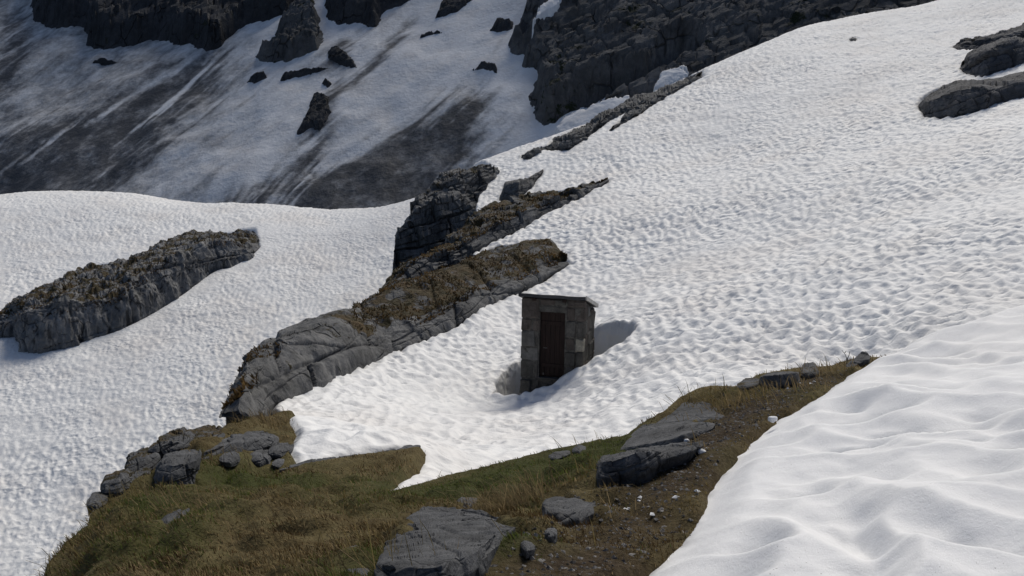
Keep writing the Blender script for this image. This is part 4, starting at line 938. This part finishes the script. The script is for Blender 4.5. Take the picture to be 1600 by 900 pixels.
for px, py, cnt, rad, hh in cl_px:
    c = cast([(px, py)], G, 2, 40)[0]; m = cnt
    q = c[:2]+r.normal(0, rad*0.45, (m, 2)); PP.append(np.stack([q[:, 0], q[:, 1], GZ(q[:, 0], q[:, 1])], 1))
    HH.append(hh*(0.5+0.7*r.random(m))); d_ = np.array([-0.55, -0.1]); l_ = d_+r.normal(0, 0.38, (m, 2)); l_ *= np.minimum(1, 0.93/np.linalg.norm(l_, axis=1))[:, None]
    LL.append(np.c_[l_, np.zeros(m)]); CC.append((straw if r.random() < 0.75 else brown*1.3)*(0.45+0.75*r.random(m))[:, None])
PP = np.vstack(PP); HH = np.concatenate(HH)
stuff(blades('dry_grass', PP, HH, 0.0022+0.0006*PP[:, 1], np.vstack(LL), np.vstack(CC), M_GRASS, 5), 'long dry straw coloured grass bent over in clumps', 'grass')

# brown grass and heather on the ledges of the outcrops
PP, HH, CC = [], [], []
for lg, cnt, hh, lo_ in ledges:
    nr_, nc_ = lg.shape[:2]; m = cnt
    i = r.uniform(0, nr_-1.01, m); j = r.uniform(0, nc_-1.01, m); ii, jj = i.astype(int), j.astype(int); fi, fj = (i-ii)[:, None], (j-jj)[:, None]
    q = lg[ii, jj]*(1-fi)*(1-fj)+lg[ii+1, jj]*fi*(1-fj)+lg[ii, jj+1]*(1-fi)*fj+lg[ii+1, jj+1]*fi*fj
    mask = 1.3*fbm3(q, 0.55, 3, 71)-0.05+0.35*(sstep(lo_-0.08, lo_+0.05, jj/nc_)-0.6); kk = mask > 0.04; q = q[kk]
    tone = np.clip(0.5+1.0*fbm3(q, 0.9, 2, 73), 0, 1)[:, None]
    PP.append(q-np.array([0, 0, 0.02])); HH.append(hh*(0.4+0.7*r.random(len(q)))); CC.append((np.array([0.145, 0.092, 0.038])*tone+np.array([0.045, 0.033, 0.018])*(1-tone))*(0.6+0.7*r.random(len(q)))[:, None])
PP = np.vstack(PP); HH = np.concatenate(HH); m = len(PP)
l_ = np.array([-0.3, -0.55])+r.normal(0, 0.3, (m, 2)); l_ *= np.minimum(1, 0.93/np.linalg.norm(l_, axis=1))[:, None]
stuff(blades('ledge_grass', PP, HH, 0.03+0.0006*PP[:, 1], np.c_[l_, np.zeros(m)], np.vstack(CC), M_GRASS, 7), 'brown withered grass tufts on the rock ledges', 'grass')

# gravel of the path: small angular chips
def chips(name, P, size, mat, seed):
    r = np.random.default_rng(seed); n = len(P)
    base = np.array([[1, 0, 0], [-1, 0, 0], [0, 1, 0], [0, -1, 0], [0, 0, 1], [0, 0, -1.0]])
    V = base[None]*(0.6+0.7*r.random((n, 6, 1)))*size[:, None, None]*np.array([1, 1, 0.6])+r.normal(0, 0.15, (n, 6, 3))*size[:, None, None]
    a = r.random(n)*6.283; ca, sa = np.cos(a), np.sin(a)
    V = np.stack([V[:, :, 0]*ca[:, None]-V[:, :, 1]*sa[:, None], V[:, :, 0]*sa[:, None]+V[:, :, 1]*ca[:, None], V[:, :, 2]], -1)+P[:, None]
    T = np.array([(0, 2, 4), (2, 1, 4), (1, 3, 4), (3, 0, 4), (2, 0, 5), (1, 2, 5), (3, 1, 5), (0, 3, 5)])
    Ft = (np.arange(n)[:, None, None]*6+T[None]).reshape(-1, 3)
    return mesh_from(name, V.reshape(-1, 3), Ft, mat, False)
m = 4800; tpos = r.integers(0, len(path_line), m); q = path_line[tpos]+r.normal(0, 0.33, (m, 2)); q = q[(sdist(q[:, 0], q[:, 1], SHELF) < -0.1) & (sdist(q[:, 0], q[:, 1], BANK) > 0.0)]
t = NT('gravel'); M_GRAVEL = t.done(t.mix(t.ramp(t.noise(12, 1), .35, .65), (0.05, 0.048, 0.046), (0.22, 0.21, 0.20)), 0.9, 0.2)
stuff(chips('gravel', np.c_[q, GZ(q[:, 0], q[:, 1])], 0.005+0.016*r.random(len(q))**3, M_GRAVEL, 11), 'loose dark gravel chips scattered over the dirt path', 'gravel')
# crumbs of snow
sc = cast([(1085, 700), (1075, 690), (1100, 705), (1065, 693), (1062, 690), (1000, 775), (1010, 778), (985, 783), (1060, 780), (1091, 765), (1240, 598), (1225, 604), (1255, 597), (1270, 594), (1215, 606), (1282, 598), (1265, 602), (1235, 606), (975, 790), (1020, 800), (1075, 715), (1050, 697), (960, 795), (992, 760)], G, 2, 20)
q = np.vstack([sc[:, :2]+r.normal(0, 0.03, (len(sc), 2)) for _ in range(1)])
q = q[sdist(q[:, 0], q[:, 1], BANK) > 0]
stuff(chips('snow_crumbs', np.c_[q, GZ(q[:, 0], q[:, 1])+0.006], 0.010+0.022*r.random(len(q))**2, M_BANK, 13), 'small white snow crumbs lying on the path', 'snow')

def lump(px, py, surf, rad, label, seed):
    import bmesh
    c = cast([(px, py)], surf, 2, 30)[0]; bm = bmesh.new(); bmesh.ops.create_icosphere(bm, subdivisions=3, radius=1.0)
    V = np.array([v.co[:] for v in bm.verts]); dsp = 1+0.35*fbm3(V+seed, 1.3, 4, seed)
    for v, d in zip(bm.verts, dsp): v.co = Vector((v.co.x*d*rad*1.15, v.co.y*d*rad, v.co.z*d*rad*0.8))
    for f in bm.faces: f.smooth = True
    me = bpy.data.meshes.new('snow_lump'); bm.to_mesh(me); bm.free(); me.attributes.new('dirt', 'FLOAT', 'POINT')
    o = link('snow_lump', me, M_BANK); o.location = c+np.array([0, 0, rad*0.35]); return tag(o, label, 'snow lump')
lump(1096, 708, GZ, 0.028, 'round white snow lump on the path beside the snow bank edge', 3)
lump(1073, 690, GZ, 0.024, 'white snow lump lying on the lowest slab step', 5)
lump(1207, 657, F, 0.035, 'snow lump on the rim of the foreground snow bank', 7)

# bare twig at the head of the path
def twig():
    b0 = at(1322, 574, 10.75)
    segs = [((0, 0, 0), (0.01, 0, 0.10), (-0.02, 0, 0.17), (-0.07, 0.0, 0.23)), ((0.0, 0, 0.10), (0.03, 0.01, 0.15), (0.04, 0.01, 0.21)), ((-0.01, 0, 0.14), (-0.06, -0.01, 0.15)), ((-0.03, 0, 0.19), (-0.01, 0.0, 0.22)), ((0.0, 0, 0.07), (0.05, 0, 0.11))]
    V, Fq = [], []
    for sg in segs:
        sg = np.array(sg); rr = np.linspace(0.006, 0.003, len(sg)); k0 = len(V)
        for p_, q_ in zip(sg, rr):
            for a in range(5): V.append(p_+np.array([math.cos(a*1.2566), math.sin(a*1.2566), 0])*q_)
        for i in range(len(sg)-1):
            for a in range(5): Fq.append((k0+i*5+a, k0+i*5+(a+1) % 5, k0+(i+1)*5+(a+1) % 5, k0+(i+1)*5+a))
    t = NT('twig_wood'); mt = t.done((0.10, 0.085, 0.07), 0.9, 0.1)
    o = mesh_from('dry_twig', V, Fq, mt); o.location = b0; tag(o, 'bare dry forked twig standing at the head of the path', 'twig')
twig()
